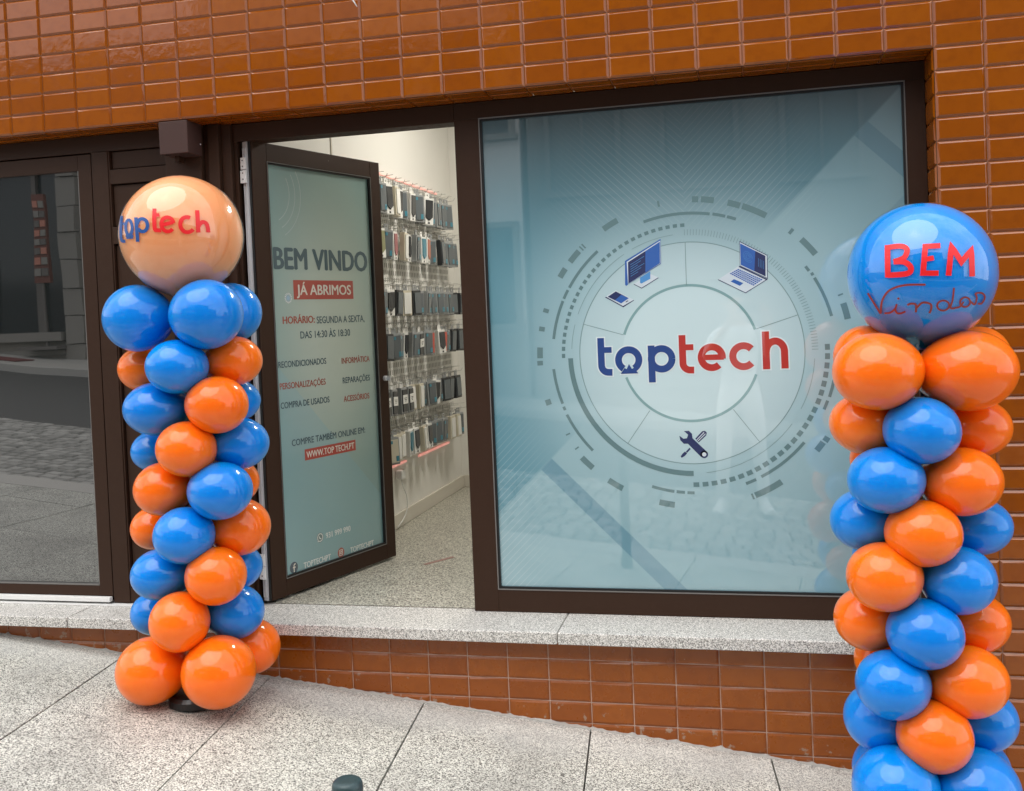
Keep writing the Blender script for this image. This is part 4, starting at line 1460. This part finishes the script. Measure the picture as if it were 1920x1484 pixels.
# ================================================================== OPPOSITE SIDE OF THE STREET (seen in reflections)
def opp_house(label, x0, x1, h, mat, trim, cols, rows, wmat):
    zb = min(gz(x0, -9.6), gz(x1, -9.6)) - 0.2
    o = thing("house", label, "house", ((x0 + x1) / 2, -9.62, zb))
    w = x1 - x0
    mb = MB()
    mb.box(-w / 2, w / 2, -6.0, 0.0, 0, h - zb)
    mb.build("wall", mat, o)
    mb = MB()
    mb.box(-w / 2 - 0.05, w / 2 + 0.05, -6.05, 0.14, h - zb + 0.001, h - zb + 0.16)
    mb.build("cornice", trim, o)
    mb = MB()
    mb.box(-w / 2, w / 2, 0.001, 0.05, 0, 1.15)
    mb.build("plinth", trim, o)
    for r in range(rows):
        for c in range(cols):
            cx = -w / 2 + w * (c + 0.5) / cols
            z0 = (1.6 if r else 1.3) + r * 2.3
            if z0 + 1.5 > h - zb:
                continue
            mb = MB()
            mb.box(cx - 0.52, cx - 0.44, 0.0012, 0.07, z0, z0 + 1.4)
            mb.box(cx + 0.44, cx + 0.52, 0.0012, 0.07, z0, z0 + 1.4)
            mb.box(cx - 0.44, cx + 0.44, 0.0012, 0.07, z0 + 1.32, z0 + 1.4)
            mb.box(cx - 0.56, cx + 0.56, 0.0012, 0.10, z0 - 0.08, z0)
            mb.box(cx - 0.025, cx + 0.025, 0.0012, 0.05, z0, z0 + 1.32)
            f_ = mb.build("window", trim, o)
            mb = MB()
            mb.box(cx - 0.439, cx + 0.439, 0.0011, 0.02, z0 + 0.001, z0 + 1.319)
            mb.build("pane", wmat, f_)
    return o


k = NT("pale_render")
M_render = k.set(base=k.mix(k.noise(k.pos(), 1.2, 5), (0.74, 0.72, 0.69), (0.62, 0.60, 0.57)), rough=0.8)
k = NT("old_stone")
_b = k.n("ShaderNodeTexBrick")
k.t.links.new(k.pos(), _b.inputs["Vector"])
M_stone = k.set(base=k.mix(k.noise(k.pos(), 2.5, 5, 0.7), (0.20, 0.185, 0.165), (0.34, 0.31, 0.27)), rough=0.85)
M_ochre = simple("dull_render", (0.15, 0.135, 0.125), 0.85)
M_pane = simple("house_pane", (0.02, 0.025, 0.03), 0.08)
M_trim = simple("stone_trim", (0.25, 0.235, 0.21), 0.7)
hs = thing("house", "dark stone house up the hill with a display window, mirrored in the left glass door", "house", (0, -9.62, 0))
mb = MB()
mb.box(-14.5, -13.2, -6, 0, -0.5, 5.3)
mb.box(-10.78, -8.3, -6, 0, -0.5, 5.3)
mb.box(-13.2, -10.78, -6, 0, 3.75, 5.3)
mb.box(-13.2, -10.78, -6, 0, -0.5, 1.20)
mb.build("wall", M_stone, hs)
mb = MB()
mb.box(-13.3, -10.79, 0.001, 0.16, 1.08, 1.21)
mb.box(-13.3, -10.79, 0.001, 0.06, 0.86, 0.93)
mb.build("ledge", M_trim, hs)
mb = MB()
for q in range(9):
    mb.box(-10.76 + 0.03 * (q % 2), -10.44, 0.001, 0.09 + 0.03 * (q % 2), 0.60 + q * 0.42, 0.60 + q * 0.42 + 0.405)
mb.build("pilaster", M_trim, hs)
mb = MB()
mb.box(-13.19, -10.79, -0.22, -0.2, 1.21, 3.745)
mb.build("pane", M_pane, hs)
mb = MB()
for xx_ in (-13.19, -12.2, -11.35):
    mb.box(xx_, xx_ + 0.09, -0.199, -0.12, 1.211, 3.744)
mb.build("window_frame", M_ochre, hs)
ds = thing("hanging_display", "tall red display of small packets beside the stone pilaster across the street", "display", (-11.05, -9.50, 0))
mb = MB()
mb.box(-0.11, 0.14, -0.03, 0.03, 1.95, 3.30)
mb.build("panel", simple("display_red", (0.15, 0.045, 0.03), 0.6), ds)
mb = MB()
for q in range(8):
    for p_ in range(2):
        mb.box(-0.09 + p_ * 0.115, 0.01 + p_ * 0.115, 0.031, 0.05, 2.05 + q * 0.15, 2.15 + q * 0.15, (q * 2 + p_) % 3)
mb.build("packets", [M_trim, M_ochre, M_case['orange']], ds)
mb = MB()
mb.tube([(0.0, 0.0, 1.0), (0.0, 0.0, 1.95)], 0.02, 8)
mb.box(-0.3, 0.3, -0.2, 0.2, 0.95, 1.0)
mb.build("stand", M_ochre, ds)
mat_ = MB()
for a_, b2 in ((-13.0, -10.9),):
    mat_.box(a_, b2, -9.05, -8.65, 0, 0.012, 0, Matrix.Translation((0, 0, gz(-12, -8.85) + 0.075 + GA * 12)) @ Matrix(((1, 0, 0, 0), (0, 1, 0, 0), (GA, 0, 1, 0), (0, 0, 0, 1))))
tag(mat_.build("mat", simple("mat_red", (0.15, 0.035, 0.035), 0.8)), "long red mat on the opposite pavement below the display window", "mat")
opp_house("pale rendered house with a grid of windows across the street", -8.2, -3.6, 6.4, M_render, M_trim, 4, 2, M_pane)
opp_house("dark rendered tall house across the street", -3.5, 4.2, 6.6, M_ochre, M_ochre, 5, 3, simple("dull_blind", (0.11, 0.10, 0.095), 0.8))
opp_house("long grey house down the hill across the street", 4.4, 13.0, 4.6, M_stone, M_trim, 5, 2, M_pane)

# ================================================================== PHOTOGRAPHER (mirrored in the shop window)
PX, PY = -0.72, -3.97
pz = gz(PX, PY)
person = thing("person", "person in white trousers and pale top holding up a phone in the street", "person", (PX, PY, pz))
J = {}
verts, edges, radii = [], [], []


def jt(name, p, r, parent=None):
    J[name] = len(verts)
    verts.append(p)
    radii.append(r)
    if parent:
        edges.append((J[parent], J[name]))


jt("pelvis", (0, 0, 0.90), (0.150, 0.105))
jt("waist", (0, 0.0, 1.04), (0.125, 0.09), "pelvis")
jt("chest", (0, -0.01, 1.22), (0.150, 0.105), "waist")
jt("upper", (0, -0.01, 1.345), (0.120, 0.085), "chest")
jt("neck", (0, 0.0, 1.42), (0.052, 0.052), "upper")
jt("head0", (0, 0.02, 1.49), (0.068, 0.080), "neck")
jt("head1", (0, 0.025, 1.57), (0.080, 0.098), "head0")
jt("head2", (0, 0.018, 1.645), (0.062, 0.076), "head1")
for s, n in ((-1, "L"), (1, "R")):
    jt("hip" + n, (s * 0.095, 0, 0.83), (0.092, 0.092), "pelvis")
    jt("knee" + n, (s * 0.13, 0.02, 0.46), (0.060, 0.062), "hip" + n)
    jt("ankle" + n, (s * 0.16, -0.015, 0.09), (0.046, 0.048), "knee" + n)
    jt("sh" + n, (s * 0.165, -0.005, 1.335), (0.058, 0.058), "upper")
    jt("el" + n, (s * 0.235, 0.12, 1.16), (0.043, 0.043), "sh" + n)
    jt("wr" + n, (s * 0.125 + 0.098, 0.315, 1.47), (0.027, 0.025), "el" + n)
    jt("palm" + n, (s * 0.098 + 0.098, 0.34, 1.535), (0.030, 0.018), "wr" + n)
me = bpy.data.meshes.new("body")
me.from_pydata(verts, edges, [])
body = bpy.data.objects.new("body", me)
col.objects.link(body)
body.parent = person
sk = body.modifiers.new("skin", 'SKIN')
for v_, r_ in zip(me.skin_vertices[0].data, radii):
    v_.radius = r_
me.skin_vertices[0].data[0].use_root = True
sub = body.modifiers.new("sub", 'SUBSURF')
sub.levels = sub.render_levels = 2
sk.use_smooth_shade = True
k = NT("skin_and_pale_clothes")
x, y, z = k.xyz(k.coord("Object"))
skin_c, shirt, trous = (0.50, 0.30, 0.21), (0.62, 0.62, 0.62), (0.80, 0.79, 0.76)
b_ = k.mix(k.ss(z, 0.955, 0.965), trous, shirt)
hand = k.ss(y, 0.14, 0.15)
b_ = k.mix(k.math('MAXIMUM', k.ss(z, 1.40, 1.405), hand), b_, skin_c)
k.bump(k.noise(k.coord("Object"), 14, 3), 0.4, 0.02)
me.materials.append(k.set(base=b_, rough=0.8))
# shoes
for s in (-1, 1):
    mb = MB()
    M4 = Matrix.Translation((s * 0.165, 0.045, 0.0)) @ Matrix.Rotation(rad(-s * 12), 4, 'Z') @ Matrix.Rotation(-0.02, 4, 'X')
    secs = [(-0.10, 0.036, 0.075), (-0.06, 0.042, 0.100), (0.0, 0.043, 0.085), (0.07, 0.048, 0.060), (0.13, 0.044, 0.045), (0.165, 0.026, 0.030)]
    rings = []
    for yy_, w_, h_ in secs:
        rings.append([M4 @ Vector((w_ * math.cos(rad(a)), yy_, max(0.0, h_ * math.sin(rad(a))) if a <= 180 else 0.0)) for a in (0, 30, 60, 90, 120, 150, 180)])
    for r1, r2 in zip(rings[:-1], rings[1:]):
        for i in range(6):
            mb.face([r1[i], r1[i + 1], r2[i + 1], r2[i]])
        mb.face([r1[6], r1[0], r2[0], r2[6]])
    mb.face(rings[0][::-1])
    mb.face(rings[-1])
    mb.build("shoe", M_white, person, smooth=True)
M_hair = simple("dark_hair", (0.03, 0.02, 0.015), 0.5)
mb = MB()
for i in range(9):
    for j in range(16):
        def hp(i_, j_):
            ph_, th_ = rad(-10 + 100 * i_ / 9), 2 * math.pi * j_ / 16
            f_ = 0.080 if math.sin(th_) > 0.2 and i_ < 5 else 0.104
            return (0.088 * math.cos(ph_) * math.cos(th_), 0.012 + f_ * math.cos(ph_) * math.sin(th_), 1.595 + 0.112 * math.sin(ph_))
        mb.face([hp(i, j), hp(i, j + 1), hp(i + 1, j + 1), hp(i + 1, j)])
mb.build("hair", M_hair, person, smooth=True)
M_skin = simple("skin", (0.50, 0.30, 0.21), 0.5)
mb = MB()
mb.lathe([(0.003, -0.018), (0.016, -0.012), (0.015, 0.0), (0.009, 0.016), (0.002, 0.028)], 12, Matrix.Translation((0, 0.118, 1.555)))
mb.build("nose", M_skin, person, smooth=True)
for s in (-1, 1):
    mb = MB()
    mb.lathe([(0.002, -0.028), (0.012, -0.018), (0.016, 0.006), (0.010, 0.026), (0.002, 0.030)], 12, Matrix.Translation((s * 0.083, 0.015, 1.565)))
    mb.build("ear", M_skin, person, smooth=True)
    mb = MB()
    mb.lathe([(0.002, -0.006), (0.009, -0.003), (0.009, 0.003), (0.002, 0.006)], 12, Matrix.Translation((s * 0.033, 0.106, 1.585)))
    mb.build("eye", M_hair, person, smooth=True)
    # four fingers round the back of the phone and a thumb in front of it
    for q in range(4):
        zq = 1.505 + q * 0.018
        ln = (0.050, 0.058, 0.055, 0.043)[q]
        mb = MB()
        mb.tube([(s * 0.098 + 0.098, 0.345, zq), (s * 0.092 + 0.098, 0.366, zq + 0.002), (s * (0.092 - ln * 0.5) + 0.098, 0.371, zq + 0.003), (s * (0.092 - ln) + 0.098, 0.369, zq + 0.002)], [0.0085, 0.008, 0.0075, 0.006], 8)
        # fingers of a hand holding the phone edge-on stay clear of its lens side
        for i in range(len(mb.v)):
            mb.v[i] = (mb.v[i][0], mb.v[i][1] - 0.032, mb.v[i][2])
        mb.build("finger", M_skin, person, smooth=True)
    mb = MB()
    mb.tube([(s * 0.098 + 0.098, 0.335, 1.50), (s * 0.075 + 0.098, 0.325, 1.515), (s * 0.055 + 0.098, 0.330, 1.535)], [0.010, 0.009, 0.007], 8)
    mb.build("thumb", M_skin, person, smooth=True)
mb = MB()
mb.tube([(-0.022, 0.112, 1.515), (0, 0.116, 1.513), (0.022, 0.112, 1.515)], 0.005, 8)
mb.build("mouth", simple("lips", (0.40, 0.16, 0.14), 0.5), person, smooth=True)
ph_ = thing("mobile_phone", "black mobile phone held up sideways by the person in the street", "phone", (-0.6217, -3.624, 1.1376))
mb = MB()
mb.box(-0.075, 0.075, -0.004, 0.004, -0.0375, 0.0375)
mb.build("case", M_black, ph_, bevel=0.003)
mb = MB()
mb.box(-0.068, 0.068, -0.0046, -0.0041, -0.033, 0.033)
mb.build("screen", simple("phone_screen", (0.02, 0.02, 0.025), 0.08), ph_)

tw = MB()
tz = gz(-3.47, -0.52)
tw.tube([(-2.945, -0.335, gz(-2.945, -0.335) + 0.003), (-2.925, -0.330, gz(-2.925, -0.33) + 0.006), (-2.905, -0.318, gz(-2.905, -0.318) + 0.004)], [0.0025, 0.003, 0.0015], 6)
tag(tw.build("twig", simple("dry_twig", (0.05, 0.045, 0.035), 0.8)), "short dark twig lying on the paving left of the balloons", "twig")
